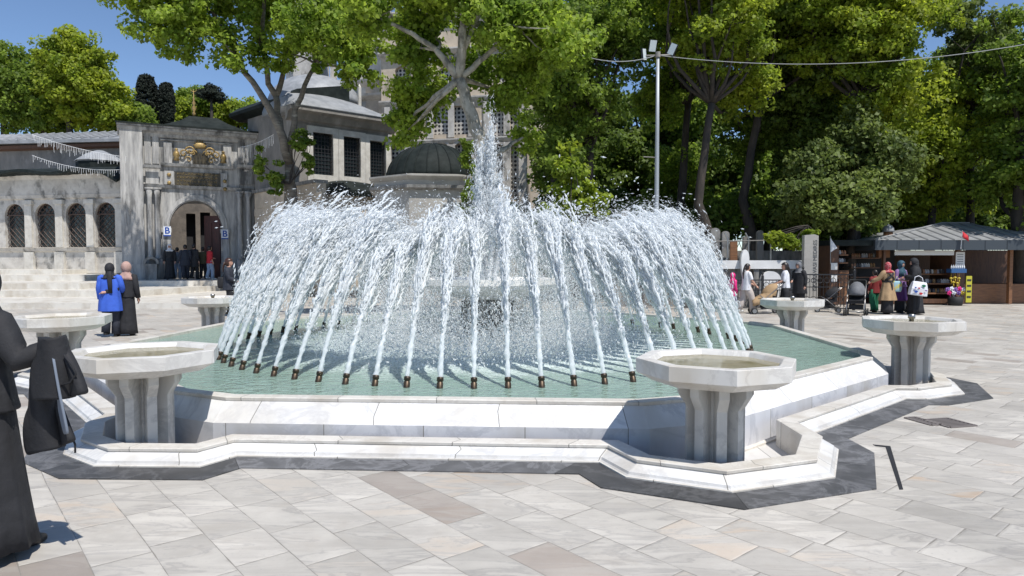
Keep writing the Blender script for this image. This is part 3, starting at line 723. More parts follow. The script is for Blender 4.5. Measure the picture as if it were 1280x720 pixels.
for a, b_ in ((181, 203), (298, 318)): 
    zz = gz((a + b_) / 2, 208); profile_run(mb, gx(a), gx(b_), [(-.30, zz - .16), (-.40, zz - .1), (-.44, zz + .03), (-.30, zz + .04)])
profile_run(mb, gx(203), gx(293), [(-.01, gz(245, 179)), (-.09, gz(245, 179) + .04), (-.10, gz(245, 177)), (-.01, gz(245, 176))])
mb.build('cornice', M['gate_stone'], gate)
mb = G.mb(); ring_arch(mb, acx, aw, zs, -.09, .02, .26, kd, 20); ring_arch(mb, acx, aw + .1, zs, -.13, -.085, .09, kd, 20)
for xx in (axL - .13, axR + .13): mb.bb(xx - .20, xx + .20, -.12, .06, Z0, zs - .2); mb.bb(xx - .24, xx + .24, -.18, .04, zs - .22, zs + .02); mb.bb(xx - .25, xx + .25, -.2, .06, Z0, 1.5)
mb.build('arch', M['gate_stone'], gate)
for i, uu in enumerate((188, 198, 300, 311)):
    mb = G.mb(); xx = gx(uu); z1 = zt3 - .2
    mb.bb(xx - .2, xx + .2, -.36, -.02, Z0, 1.75); mb.lathe([(.19, 1.75), (.15, 1.85), (.135, 2.0), (.12, z1 - .45), (.13, z1 - .42), (.12, z1 - .38), (.20, z1 - .12), (.17, z1 - .1)], 14, (xx, -.2, 0)); mb.bb(xx - .2, xx + .2, -.38, -.02, z1 - .1, z1 + .02)
    mb.build('column', M['gate_stone'], gate, True)
for a, b_, t_, c_ in ((183, 191, 168, 205), (193, 201, 168, 205), (299, 306, 176, 208), (308, 316, 176, 208), (184, 200, 212, 230), (300, 316, 214, 231), (207, 217, 178, 204), (281, 291, 182, 208)):
    mb = G.mb(); mb.bb(gx(a), gx(b_), -.12, .0, gz((a + b_) / 2, c_), gz((a + b_) / 2, t_)); mb.build('pilaster', M['gate_stone'], gate)
mb = G.mb(); mb.bb(gx(207), gx(219), -.15, 0, gz(213, 231), gz(213, 214)); mb.build('pilaster', M['gate_stone'], gate)
mb = G.mb(); mb.bb(gx(277), gx(285), -.15, 0, gz(281, 236), gz(281, 217)); mb.build('pilaster', M['gate_stone'], gate)
mb = G.mb(); x0, x1, z0, z1 = gx(220), gx(277), gz(248, 234), gz(248, 216)
mb.bb(x0, x1, -.07, .0, z0, z1); pn = mb.build('inscription_panel', M['ink'], gate)
mb = G.mb()
for rr_ in range(4):
    zc_ = z0 + (z1 - z0) * (rr_ + .5) / 4; x = x0 + .12
    while x < x1 - .15:
        l = rnd.uniform(.05, .17); pts = [(x + l * i / 5, -.078, zc_ + .055 * math.sin(i * rnd.uniform(.8, 2.2) + rr_)) for i in range(6)]
        mb.tube(pts, [.010, .018, .014, .02, .014, .008], 4); x += l + rnd.uniform(.02, .05)
mb.build('gilt_lettering', mat('dull gold writing', (.20, .15, .07), .5), gate)
def scroll(cx, cz, s_, k=1, y=-.14):
    mb = G.mb()
    pts = [(cx + k * s_ * (1 - t / 14) * math.cos(t * .62), y, cz + s_ * (1 - t / 14) * math.sin(t * .62)) for t in range(13)]
    mb.tube(pts, [.034 * s_ / .2] * 13, 6); mb.build('gilded_scroll', M['gold'], gate, True)
cxg, czg = gx(252), gz(252, 190)
mb = G.mb(); mb.lathe([(.02, -.02), (.26, 0), (.30, .12), (.22, .26), (.05, .32)], 12, (cxg, -.12, gz(252, 186)), sy=.3)
for k in range(7): a = PI * (k + .5) / 7; mb.tube([(cxg, -.16, gz(252, 184)), (cxg + .33 * math.cos(a), -.13, gz(252, 184) + .36 * math.sin(a))], [.05, .03], 5)
mb.build('gilded_crest', M['gold'], gate, True)
for k in (-1, 1):
    scroll(cxg + k * .45, czg, .26, k); scroll(cxg + k * .78, czg - .15, .22, -k); scroll(cxg + k * .55, czg - .45, .18, k); scroll(cxg + k * .30, czg - .1, .16, -k)
    bx = cxg + k * 1.12; mb = G.mb(); mb.lathe([(.02, -.45), (.16, -.42), (.10, -.3), (.17, -.18), (.13, -.02), (.06, .08), (.09, .14), (.02, .2)], 8, (bx, -.16, czg - .1)); mb.build('gilded_urn', M['gold'], gate, True)
    bx = gx(213 if k < 0 else 282); 
    for zq in (gz(213, 219), gz(213, 229)): mb = G.mb(); mb.ball((bx, -.2, zq if k < 0 else zq - .2), .10, 8, 6, (1, .6, 1)); mb.build('gilded_rosette', M['gold'], gate, True)
mb = G.mb(); xa, xb = gx(243), gx(262); mb.bb(xa, xb, -.10, 0, gz(252, 207), gz(252, 192))
for i in range(9): xq = xa + (xb - xa) * (i + .5) / 9; mb.tube([(xq, -.11, gz(252, 206)), (xq + .04 * (-1) ** i, -.13, gz(252, 199)), (xq, -.11, gz(252, 193))], .022, 5)
mb.build('carved_monogram', M['ink'], gate)
mb = G.mb()  # hip roof
zr = zc + .28; xa, xb = gx(205), XR + .1
mb.loft([[(XL - .3, -.55, zr - .02), (XR + .3, -.55, zr - .02), (XR + .3, 2.6, zr), (XL - .3, 2.6, zr)], [(XL - .3, -.55, zr + .06), (XR + .3, -.55, zr + .06), (XR + .3, 2.6, zr + .06), (XL - .3, 2.6, zr + .06)]])
rf = [[(xa, -.3, zr + .06), (xb - .6, -.3, zr + .06), (xb - .6, 2.4, zr + .06), (xa, 2.4, zr + .06)], [(xa + .9, .35, zr + .5), (xb - 1.5, .35, zr + .5), (xb - 1.5, 1.8, zr + .5), (xa + .9, 1.8, zr + .5)], [(xa + 1.3, .7, zr + .82), (xb - 2.0, .7, zr + .82), (xb - 2.0, 1.4, zr + .82), (xa + 1.3, 1.4, zr + .82)]]
mb.loft(rf); mb.build('roof', M['lead_dark'], gate)
fx, fz = gx(246), gz(246, 138)
mb = G.mb(); mb.lathe([(.02, -.2), (.10, 0), (.04, .1), (.13, .28), (.04, .42), (.10, .56), (.03, .68), (.06, .78), (.02, .85), (.015, 1.3)], 10, (fx, .9, fz)); ring_arch(mb, fx, .26, fz + 1.30, .88, .92, .03, -1, 10); mb.build('finial', M['gold'], gate, True)
mb = G.mb()   # right door leaf folded into the passage
mb.box((axR - .42, .72, (Z0 + zs + .75) / 2), (.09, .95, zs + .75 - Z0), 0, Matrix.Rotation(1.05, 3, 'Z'))
for k in range(2): mb.box((axR - .44 + .2 * (k * 2 - 1), .66 - .115 * (k * 2 - 1), (Z0 + zs + .6) / 2), (.04, .34, zs + .1 - Z0), 0, Matrix.Rotation(1.05, 3, 'Z'))
mb.build('door', M['redwood'], gate)
# passage walls and the yard seen through the arch
mb = G.mb(); mb.bb(axL - .5, axL - .0, 1.1, 3.6, Z0, zs + .02); mb.bb(axR + .0, axR + .5, 1.1, 3.6, Z0, ZT - 1); mb.bb(axL - .5, axR + .5, 1.1, 3.6, zs + aw / 2 * kd + .1, ZT - .6); mb.build('passage_wall', M['gate_stone'], gate)
M['yard_stone'] = mat('brown grey stone', (.20, .17, .14), .85, (.11, .095, .08), 2, 7, .4, 9)
yard = thing('courtyard_building', G.w(acx, 9, .7), 'sunlit stone courtyard wall with tall dark openings seen through the gateway', 'building')
mb = G.mb(); arch_wall(mb, axL - 3.2, axR + 3, .6, 6.2, [(gx(0) * 0 + G.q(239, 300, 9)[0], .55, .6, 4.7, 0), (G.q(257, 300, 9)[0], .6, .6, 4.8, 0)], 9, 9.6); 
mb.build('wall', M['yard_stone'], yard)
mb = G.mb(); xw = G.q(230, 300, 7.5)[0]; mb.bb(xw - 4, xw - .1, 7.5, 8.2, .6, G.q(225, 271, 7.5)[1]); mb.build('low_wall', M['yard_stone'], yard)
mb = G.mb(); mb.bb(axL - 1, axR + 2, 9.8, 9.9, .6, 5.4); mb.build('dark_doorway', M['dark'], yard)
def sign_b(u, v, lb):
    x, z = G.q(u, v, -.2); t = thing('notice_sign', G.w(x, -.2, z), lb, 'sign')
    mb = G.mb(); mb.bb(x - .17, x + .17, -.21, -.185, z - .26, z + .26); mb.build('panel', M['white_paint'], t)
    mb = G.mb(); mb.bb(x - .17, x + .17, -.214, -.2105, z - .26, z - .19); mb.bb(x - .15, x + .15, -.214, -.2105, z + .235, z + .245)
    mb.build('border', M['blue_paint'], t)
    cu = bpy.data.curves.new('letter', 'FONT'); cu.body = 'B'; cu.size = .46; cu.extrude = .004; cu.offset = .012; cu.align_x = 'CENTER'; cu.align_y = 'CENTER'
    ob = bpy.data.objects.new('letter_tmp', cu); C.objects.link(ob); dg = bpy.context.evaluated_depsgraph_get(); me = bpy.data.meshes.new_from_object(ob.evaluated_get(dg)); C.objects.unlink(ob)
    me.materials.clear(); me.materials.append(M['blue_paint'])
    lo = bpy.data.objects.new('letter', me); C.objects.link(lo); lo.parent = t
    lo.matrix_local = Matrix.Translation(G.w(x, -.216, z + .02) - Vector(t['_w'])) @ Matrix.Rotation(G.rz, 4, 'Z') @ Matrix.Rotation(PI / 2, 4, 'X')
sign_b(209, 289, 'small white and blue sign with a letter B on the left side of the arch')
sign_b(281, 293, 'small white and blue letter B sign right of the arch by the red door')
t = thing('stone_trough', G.w(gx(190), -.7, .7), 'dark carved stone block at the foot of the gateway left of the arch', 'stone block')
mb = G.mb(); mb.bb(gx(182), gx(196), -.95, -.4, .7, 1.5); mb.build('block', M['gate_dark'], t)
mb = G.mb(); ring_arch(mb, gx(189), .5, 1.5, -.9, -.45, .12, 1, 10); mb.build('arched_top', M['gate_dark'], t)

# ------------------------------------------------------------ round-fronted kiosk building on the left
SA = (px(-60, 38), 38.3); SB = (px(163, 35.8), 36.2)
Q = Plane_(SA, SB, 0.); sx = Q.x; sz = lambda u, v: Q.q(u, v)[1]
seb = thing('fountain_house', Q.w(4, 0, 1.2), 'pale stone building with round arched grilled windows and sagging dark eave on the left', 'building')
mb = Q.mb(); cols = [(107, 82), (94, 0)]
wx = [(sx(-15), 1), (sx(19), 1), (sx(57), 1), (sx(95.5), 1), (sx(132.5), 1)]
wz0, wzs = sz(95, 309), sz(95, 268); ww = sx(108) - sx(83)
arch_wall(mb, sx(-50), sx(160), 1.0, sz(95, 222), [(x, ww, wz0, wzs, 1) for x, _ in wx], 0, .5, 12); mb.build('wall', M['pale_stone'], seb)
mb = Q.mb(); zz = wz0; profile_run(mb, sx(-50), sx(157), [(0, zz - .28), (-.1, zz - .2), (-.16, zz - .06), (-.2, zz - .02), (0, zz)])
zz = sz(95, 262) + .35; zt_ = sz(95, 250); profile_run(mb, sx(-50), sx(158), [(0, zt_ + .05), (-.10, zt_ + .12), (-.14, zt_ + .3), (0, zt_ + .32)])
mb.build('moulding', M['pale_stone'], seb)
for i, (x, _) in enumerate(wx):
    mb = Q.mb(); mb.bb(x - ww / 2 - .02, x + ww / 2 + .02, .30, .34, wz0, wzs + ww / 2 + .02); wd = mb.build('window', M['glass_dark'], seb)
    mb = Q.mb(); grille(mb, x, ww, wz0, wzs, .16, 4, 9, .035, 1, True); ring_arch(mb, x, ww - .1, wzs, .14, .2, .05); mb.bb(x - ww / 2, x + ww / 2, .12, .2, wzs - .03, wzs + .03)
    for a in range(1, 6): mb.tube([(x, .17, wzs), (x + ww / 2 * .95 * math.cos(a * PI / 6), .17, wzs + ww / 2 * .95 * math.sin(a * PI / 6))], .014, 4)
    mb.build('grille', M['rust'], wd)
for uu in (76, 114.5, 151, 38):
    mb = Q.mb(); x = sx(uu); mb.bb(x - .22, x + .22, -.12, .02, wz0, zt_ + .03); mb.bb(x - .3, x + .3, -.18, .0, zt_ - .22, zt_ + .01); mb.bb(x - .3, x + .3, -.16, .0, 1.0, wz0 - .26); mb.build('pilaster', M['cream_trim'], seb)
ze = sz(95, 217)
mb = Q.mb()
n_ = 22; top = []; bot = []
for i in range(n_ + 1):
    x = sx(-50) + (sx(164) - sx(-50)) * i / n_; sag = .10 * math.sin(i * .8) - .5 * max(0, (i / n_ - .86) / .14) ** 2
    top.append(x); bot.append(sag)
for i in range(n_):
    vs = []
    for j in (i, i + 1):
        s_ = bot[j]
        vs += [(top[j], -.95, ze + s_ - .05), (top[j], -.95, ze + s_ + .09), (top[j], .9, ze + .45), (top[j], .0, ze - .10)]
    mb.add(vs, [(0, 4, 5, 1), (1, 5, 6, 2), (3, 7, 4, 0), (2, 6, 7, 3), (0, 1, 2, 3), (4, 7, 6, 5)])
mb.build('eave', M['lead_dark'], seb)
mb = Q.mb(); profile_run(mb, sx(-50), sx(157), [(0, sz(95, 243)), (-.12, sz(95, 243)), (-.14, sz(95, 224)), (-.25, ze - .06), (0, ze - .06)]); mb.build('frieze', M['pale_stone'], seb)
mb = Q.mb(); xc = sx(106); mb.lathe([(1.15, 0), (1.15, .55), (1.25, .56), (1.2, .62), (.75, .95), (.2, 1.2)], 10, (xc, 1.2, ze + .2)); mb.build('roof_lantern', [M['lead']], seb)
mb = Q.mb(); mb.lathe([(1.165, .0), (1.165, .5)], 10, (xc, 1.2, ze + .2)); mb.build('lantern_wall', M['lead_dark'], seb)
# long building behind, with lead roof
U = Plane_((px(-70, 43.5), 43.5), (px(158, 41.5), 41.5), 0.)
t = thing('gallery_building', U.w(5, 0, 1.2), 'long grey plastered building with a shallow lead roof behind the grilled kiosk', 'building')
mb = U.mb(); mb.bb(U.x(-60), U.x(158), 0, 3, 1, U.q(100, 176)[1]); mb.build('wall', M['grey_wall'], t)
mb = U.mb(); za, zb = U.q(110, 176)[1], U.q(110, 160)[1]
mb.add([(U.x(-60), -.6, za + .12), (U.x(160), -.6, za - .02), (U.x(160), 2.2, zb + .1), (U.x(-60), 2.2, zb + .25), (U.x(-60), -.6, za - .1), (U.x(160), -.6, za - .2), (U.x(160), 2.2, za - .2), (U.x(-60), 2.2, za - .1)], [(0, 1, 2, 3), (4, 7, 6, 5), (0, 4, 5, 1), (1, 5, 6, 2), (2, 6, 7, 3), (3, 7, 4, 0)])
x = U.x(-60)
while x < U.x(158): mb.tube([(x, -.6, za + .08), (x, 2.2, zb + .22)], .04, 4); x += .62
mb.build('roof', M['lead'], t)
mb = U.mb(); profile_run(mb, U.x(-60), U.x(158), [(0, za - .5), (-.35, za - .42), (-.35, za - .22), (0, za - .2)]); mb.build('eave', M['wood'], t)

# ------------------------------------------------------------ tomb building left of centre
TA = (px(372, 33.5), 33.5); TB = (px(492, 37.0), 37.0)
T_ = Plane_(TA, TB); tx = T_.x; tz = lambda u, v: T_.q(u, v)[1]
tomb = thing('tomb_building', T_.w(2, 0, 0), 'grey stone building with tall grilled windows and rounded lead roof behind the big plane tree', 'building')
X0, X1 = tx(366), tx(486); zt_ = tz(430, 150)
wins = [(404.5, 25, 167, 219), (440.5, 21, 172, 221.5), (472.5, 20, 177, 223)]
ops = []
for c_, w_, a, b_ in wins:
    ops.append((tx(c_), tx(c_ + w_ / 2) - tx(c_ - w_ / 2), tz(c_, b_), tz(c_, a), 0))
mb = T_.mb(); arch_wall(mb, X0, X1, 0, zt_, ops, 0, .6); mb.build('wall', M['grey_wall'], tomb)
for (c_, w_, zb, zs_, _) in ops:
    mb = T_.mb(); mb.bb(c_ - w_ / 2, c_ + w_ / 2, .34, .38, zb, zs_); wd = mb.build('window', M['glass_dark'], tomb)
    mb = T_.mb(); grille(mb, c_, w_, zb, zs_, .12, 6, 11, .03); mb.build('grille', M['iron'], wd)
    mb = T_.mb()
    for xx in (c_ - w_ / 2 - .14, c_ + w_ / 2 + .14): mb.bb(xx - .14, xx + .14, -.10, .06, zb - .35, zs_ + .30)
    mb.bb(c_ - w_ / 2 - .001, c_ + w_ / 2 + .001, -.10, .06, zs_, zs_ + .30); mb.bb(c_ - w_ / 2 - .001, c_ + w_ / 2 + .001, -.12, .08, zb - .35, zb); mb.build('frame', M['cream_trim'], wd)
mb = T_.mb(); zz = tz(430, 162)
mb.bb(X0, X1 + .2, -.05, .0, zs_ + .45, zt_); profile_run(mb, X0 - .3, X1 + .35, [(0, zt_ - .4), (-.2, zt_ - .3), (-.35, zt_ - .02), (-.7, zt_ + .06), (-.7, zt_ + .22), (0, zt_ + .24)])
mb.build('cornice', M['grey_wall'], tomb)
mb = T_.mb(); xc, hw = (X0 + tx(478)) / 2, (tx(478) - X0) / 2   # rounded lead vault
prof = [(-.75, zt_ + .25), (-.72, zt_ + .33), (-.2, zt_ + .75), (.7, zt_ + 1.25), (1.9, zt_ + 1.6), (3.0, zt_ + 1.65), (3.0, zt_ + .2)]
prof2 = [(y, z if z < zt_ + .3 else zt_ + .3 + (z - zt_ - .3) * .25) for y, z in prof]
def rng(x, s_): return [(x, y, zt_ + .25 + (z - zt_ - .25) * s_) for y, z in prof]
nn = 14; mb.loft([rng(X0 - .3 + (2 * hw + .8) * i / nn, math.sin(PI * (.12 + .88 * i / nn) ** .8) ** .35 if 0 < i < nn else .15) for i in range(nn + 1)])
mb.build('roof', M['lead'], tomb, True)
mb = T_.mb(); mb.lathe([(.10, 0), (.10, 1.3), (.02, 1.5)], 8, (tx(468), 1.5, zt_ + .9)); mb.build('chimney', M['cream_trim'], tomb)
# left wing, seen nearly end on
WA = (px(318, 37.5), 37.5); WB = (px(373, 34.2), 34.2); W_ = Plane_(WA, WB)
mb = W_.mb(); z1 = W_.q(345, 132)[1]; mb.bb(W_.x(312), W_.x(371), 0, 3, 0, z1); mb.build('wing_wall', M['grey_wall'], tomb)
mb = W_.mb(); profile_run(mb, W_.x(300), W_.x(374), [(0, z1 - .25), (-.5, z1 - .05), (-.55, z1 + .1), (0, z1 + .5), (3, z1 + 1.2), (3, z1)]); mb.build('wing_eave', M['lead_dark'], tomb)
# low annex with its own lead canopy under the windows
t = thing('low_annex', T_.w(tx(430), -1.6, 0), 'low stone annex with scalloped dark lead canopy below the tall windows', 'annex')
za = tz(430, 243); mb = T_.mb(); mb.bb(tx(390), tx(475), -1.9, -.12, 0, za - .25); mb.build('wall', M['tan_stone'], t)
mb = T_.mb(); xa, xb = tx(388), tx(478)
rg = []
for i in range(13):
    f = i / 12; x = xa + (xb - xa) * f; h_ = .62 * math.sin(PI * min(1, max(0, f * 1.02))) ** .6 + .08
    rg.append([(x, -2.25, za - .1), (x, -2.25, za + .02), (x, -1.5, za + h_ * .7), (x, -.15, za + h_), (x, -.15, za - .1)])
mb.loft(rg)
for i in range(26): x = xa + (xb - xa) * (i + .5) / 26; mb.lathe([(.06, -.16), (.07, 0)], 6, (x, -2.26, za - .1))
mb.build('canopy', M['lead_dark'], t)
# boundary wall between gateway and kiosk
BW = Plane_((px(318, 36.6), 36.6), (px(395, 31.5), 31.5)); t = thing('boundary_wall', BW.w(2, 0, 0), 'rough coursed stone wall between the gateway and the plane tree trunk', 'wall')
mb = BW.mb(); zz = BW.q(340, 238)[1]; mb.bb(BW.x(319), BW.x(396), 0, .5, 0, zz)
x = BW.x(319)
while x < BW.x(390):
    for k in range(int(zz / .42)): mb.bb(x + (.3 if k % 2 else 0), x + .9 + (.3 if k % 2 else 0) - .02, -.02 - .015 * rnd.random(), .001, .4 * k + .02, .4 * k + .40)
    x += .9
mb.build('masonry', M['tan_stone'], t)
mb = BW.mb(); mb.bb(BW.x(318), BW.x(396), -.1, .6, zz, zz + .16); mb.build('wall_cap', M['gate_dark'], t)

# ------------------------------------------------------------ domed octagonal tomb
D0 = Vector((px(541, 30.2), 30.2, 0)); RR = 2.46 / math.cos(PI / 8)
dm = thing('domed_kiosk', D0, 'octagonal grey stone tomb with black lead dome behind the jets', 'domed tomb')
z1 = pz(239, 28.2); z2 = pz(223, 28.2)
mb = MB(); mb.lathe([(RR, 0), (RR, z1)], 8, D0, PI / 8 + .15); 
M['kiosk_stone'] = mat('grey kiosk limestone', (.42, .40, .36), .8, (.33, .31, .28), 1.4, 7, .25, 10, third=(.24, .225, .2), tscale=1.2, tlo=.55, thi=.75)
mb.build('wall', M['kiosk_stone'], dm)
mb = MB(); mb.lathe([(RR, z1), (RR + .22, z1 + .08), (RR + .24, z1 + .2)], 8, D0, PI / 8 + .15, cap=True); mb.build('string_course', M['gate_dark'], dm)
mb = MB(); mb.lathe([(RR + .02, z1 + .2), (RR + .02, z2 - .12), (RR + .24, z2 + .03), (RR + .24, z2 + .1), (RR - .2, z2 + .16)], 8, D0, PI / 8 + .15); mb.build('cornice', M['kiosk_stone'], dm)
dr = 2.0; zt_ = pz(180, 30.2) - z2 - .14
mb = MB(); mb.lathe([(dr * math.cos(PI / 2 * i / 12), z2 + .13 + zt_ * math.sin(PI / 2 * i / 12)) for i in range(13)], 32, D0); 
for k in range(24):
    a = 2 * PI * k / 24; mb.tube([(D0.x + (dr + .01) * math.cos(PI / 2 * i / 10) * math.cos(a), D0.y + (dr + .01) * math.cos(PI / 2 * i / 10) * math.sin(a), z2 + .13 + zt_ * math.sin(PI / 2 * i / 10)) for i in range(10)], .025, 4)
mb.build('dome', M['lead_dark'], dm, True)
for k in range(5):
    a = -PI / 2 + .15 + (k - 2) * PI / 4; r_ = RR * math.cos(PI / 8)
    Mx = Matrix.Translation(D0) @ Matrix.Rotation(a + PI / 2, 4, 'Z'); mb = MB(Mx)
    mb.bb(-.42, .42, -r_ - .02, -r_ + .03, .9, 2.8); mb.lathe([(.42, 0), (.42, .05)], 16, (0, 0, 0)) if False else None
    ring_arch(mb, 0, .84, 2.8, -r_ - .08, -r_ + .02, .14); wn_ = mb.build('window', M['kiosk_stone'], dm)
    mb = MB(Mx); pts = [(-.40, .95), (.40, .95)] + [(.40 * math.cos(PI * i / 10), 2.8 + .40 * math.sin(PI * i / 10)) for i in range(11)]; mb.plate(pts, -r_ - .05, -r_ - .03); mb.build('pane', M['dark'], wn_)

# ------------------------------------------------------------ large mosque behind the trees
MA = (px(330, 52), 52.0); MBp = (px(657, 47), 47.0)
Q2 = Plane_(MA, MBp); mx_ = Q2.x; mz = lambda u, v: Q2.q(u, v)[1]
mos = thing('mosque', Q2.w(10, 0, 0), 'tall warm stone mosque with tiers of arched lattice windows behind the trees', 'mosque')
XA, XB = mx_(478), mx_(655); ZB = mz(600, 205)
def lat(u, w_, v0, v1, kd=1):
    c_ = mx_(u); ww_ = mx_(u + w_ / 2) - mx_(u - w_ / 2); return (c_, ww_, mz(u, v1), mz(u, v0) - (ww_ / 2 * kd if kd else 0), kd)
up = [lat(u, 21, 132, 168, 0) for u in (551, 576)] + [lat(u, 16, 137, 170, 0) for u in (621, 645)] + [lat(u, 20, 82, 112, .6) for u in (505, 530, 560, 600, 632)]
low = [lat(u, 22, 178, 245, 1) for u in (499, 526, 552, 578)] + [lat(u, 18, 180, 250, 1) for u in (622, 646)]
mb = Q2.mb(); zm = mz(600, 174); zm2 = mz(600, 122)
arch_wall(mb, XA, XB, 0, zm, low, 0, .8, 12); arch_wall(mb, XA, XB, zm, zm2, [l for l in up if l[3] < zm2], 0, .8, 10); arch_wall(mb, XA, XB, zm2, mz(600, 60), [l for l in up if l[3] >= zm2], 0, .8, 10)
mb.bb(XA, XB, 0, .8, mz(600, 60), mz(600, 10)); mb.build('wall', M['tan_stone'], mos)
mb = Q2.mb()
for zq, o_ in ((zm, .22), (zm2, .25), (mz(600, 60), .35), (mz(600, 10), .5)):
    profile_run(mb, XA - .1, XB + .1, [(0, zq - .25), (-o_ * .5, zq - .15), (-o_, zq + .02), (-o_, zq + .12), (0, zq + .16)])
for u in (486, 512, 539, 565, 590, 609, 634, 654): x = mx_(u); mb.bb(x - .28, x + .28, -.18, -.001, 0, zm - .3); mb.bb(x - .22, x + .22, -.14, -.001, zm + .2, zm2 - .3)
for c_, w_, zb, zs_, kd_ in low: ring_arch(mb, c_, w_, zs_, -.12, .0, .18, kd_, 12)
mb.build('moulding', M['pale_stone'], mos)
def lattice_mat():
    m = bpy.data.materials.new('pierced plaster lattice'); m.use_nodes = True; nt = m.node_tree; N = nt.nodes; Lk = nt.links
    b = N['Principled BSDF']; tc = N.new('ShaderNodeTexCoord'); mp = N.new('ShaderNodeMapping'); mp.inputs['Rotation'].default_value = (0, 0, 0); Lk.new(tc.outputs['UV'], mp.inputs['Vector'])
    v = N.new('ShaderNodeTexVoronoi'); v.voronoi_dimensions = '2D'; v.inputs['Scale'].default_value = 3.4; v.inputs['Randomness'].default_value = .12; Lk.new(mp.outputs[0], v.inputs['Vector'])
    r = N.new('ShaderNodeMath'); r.operation = 'LESS_THAN'; r.inputs[1].default_value = .33; Lk.new(v.outputs['Distance'], r.inputs[0])
    mx = N.new('ShaderNodeMix'); mx.data_type = 'RGBA'; Lk.new(r.outputs[0], mx.inputs[0]); mx.inputs[6].default_value = (.52, .50, .46, 1); mx.inputs[7].default_value = (.03, .03, .035, 1)
    Lk.new(mx.outputs[2], b.inputs['Base Color']); b.inputs['Roughness'].default_value = .8; return m
M['lattice'] = lattice_mat()
def uvq(mb, pts, y):
    n = len(pts); mb.add([(x, y, z) for x, z in pts], [tuple(range(n))], [[(x, z) for x, z in pts]])
for c_, w_, zb, zs_, kd_ in up + low:
    mb = Q2.mb(); pts = [(c_ - w_ / 2, zb), (c_ + w_ / 2, zb)] + ([(c_ + w_ / 2 * math.cos(PI * i / 10), zs_ + w_ / 2 * kd_ * math.sin(PI * i / 10)) for i in range(11)] if kd_ else [(c_ + w_ / 2, zs_), (c_ - w_ / 2, zs_)])
    uvq(mb, pts, .30); mb.build('lattice_window', M['lattice'], mos)
# left block of the mosque, farther back
mb = Q2.mb(); XC = mx_(360); arch_wall(mb, XC, XA + .01, 0, mz(430, -60), [lat(480.5, 0, 0, 0)][:0] + [(mx_(463), 1.1, mz(463, 142), mz(463, 131), 1), (mx_(420), 1.5, mz(420, 95), mz(420, 60), 1), (mx_(395), 1.5, mz(395, 95), mz(395, 60), 1)], 1.0, 1.8); mb.build('wall', M['pale_stone'], mos)
mb = Q2.mb()
for v_ in (20, 100, 118): zq = mz(440, v_); profile_run(mb, XC, XA - .01, [(1, zq - .3), (.8, zq - .2), (.55, zq), (.5, zq + .15), (1, zq + .2)])
mb.build('moulding', M['pale_stone'], mos)
mb = Q2.mb(); mb.bb(mx_(452), mx_(478), .9, 2.4, 0, mz(465, 92)); mb.build('buttress', M['tan_stone'], mos)
mb = Q2.mb(); xc = mx_(395); mb.lathe([(3.4 * math.cos(PI / 2 * i / 10), 2.2 * math.sin(PI / 2 * i / 10)) for i in range(11)], 28, (xc, 0.2, mz(400, 132))); mb.build('half_dome', M['lead'], mos, True)
mb = Q2.mb(); xc = mx_(352); mb.lathe([(1.7, 0), (1.7, 22), (2.1, 22.4), (2.1, 23.2), (1.6, 23.3), (1.6, 30)], 16, (xc, 4, 0)); mb.build('minaret', M['cream_trim'], mos)
mb = Q2.mb(); mb.bb(mx_(470), XB - .3, 1.5, 12, 0, mz(600, 12)); mb.build('core', M['tan_stone'], mos)

# ------------------------------------------------------------ icicle lights
def icicles(name, a, b_, sag, n_, ln_, lb):
    mb = MB(); a = Vector(a); b_ = Vector(b_); pts = []
    for i in range(25):
        t = i / 24; p = a.lerp(b_, t); p.z -= sag * 4 * t * (1 - t); pts.append(p)
    mb.tube(pts, .009, 4)
    for i in range(n_):
        t = (i + .5) / n_; p = a.lerp(b_, t); p.z -= sag * 4 * t * (1 - t); l = ln_ * rnd.uniform(.35, 1)
        mb.tube([p, p + Vector((rnd.uniform(-.04, .04), 0, -l))], .0075, 4)
    o = mb.build(name, M['white_paint'], None, loc=a); tag(o, lb, 'string lights'); return o
icicles('icicle_lights', P(40, 168, Y=34.6), P(158, 196, Y=34.4), .15, 56, .55, 'white icicle light string sloping down across the upper left to the gateway')
icicles('icicle_lights', P(40, 194, Y=34.9), P(150, 212, Y=34.8), .25, 40, .35, 'lower white icicle light string draped over the grilled kiosk roof')
icicles('icicle_lights', P(300, 184, Y=35.0), P(342, 168, Y=33.6), .1, 24, .85, 'white icicle lights hanging from the gateway cornice to the plane tree')
0 and icicles('icicle_lights', P(180, 194, Y=34.7), P(300, 208, Y=36.0), .18, 44, .4, 'thin white icicle lights strung across the gateway front above the arch')
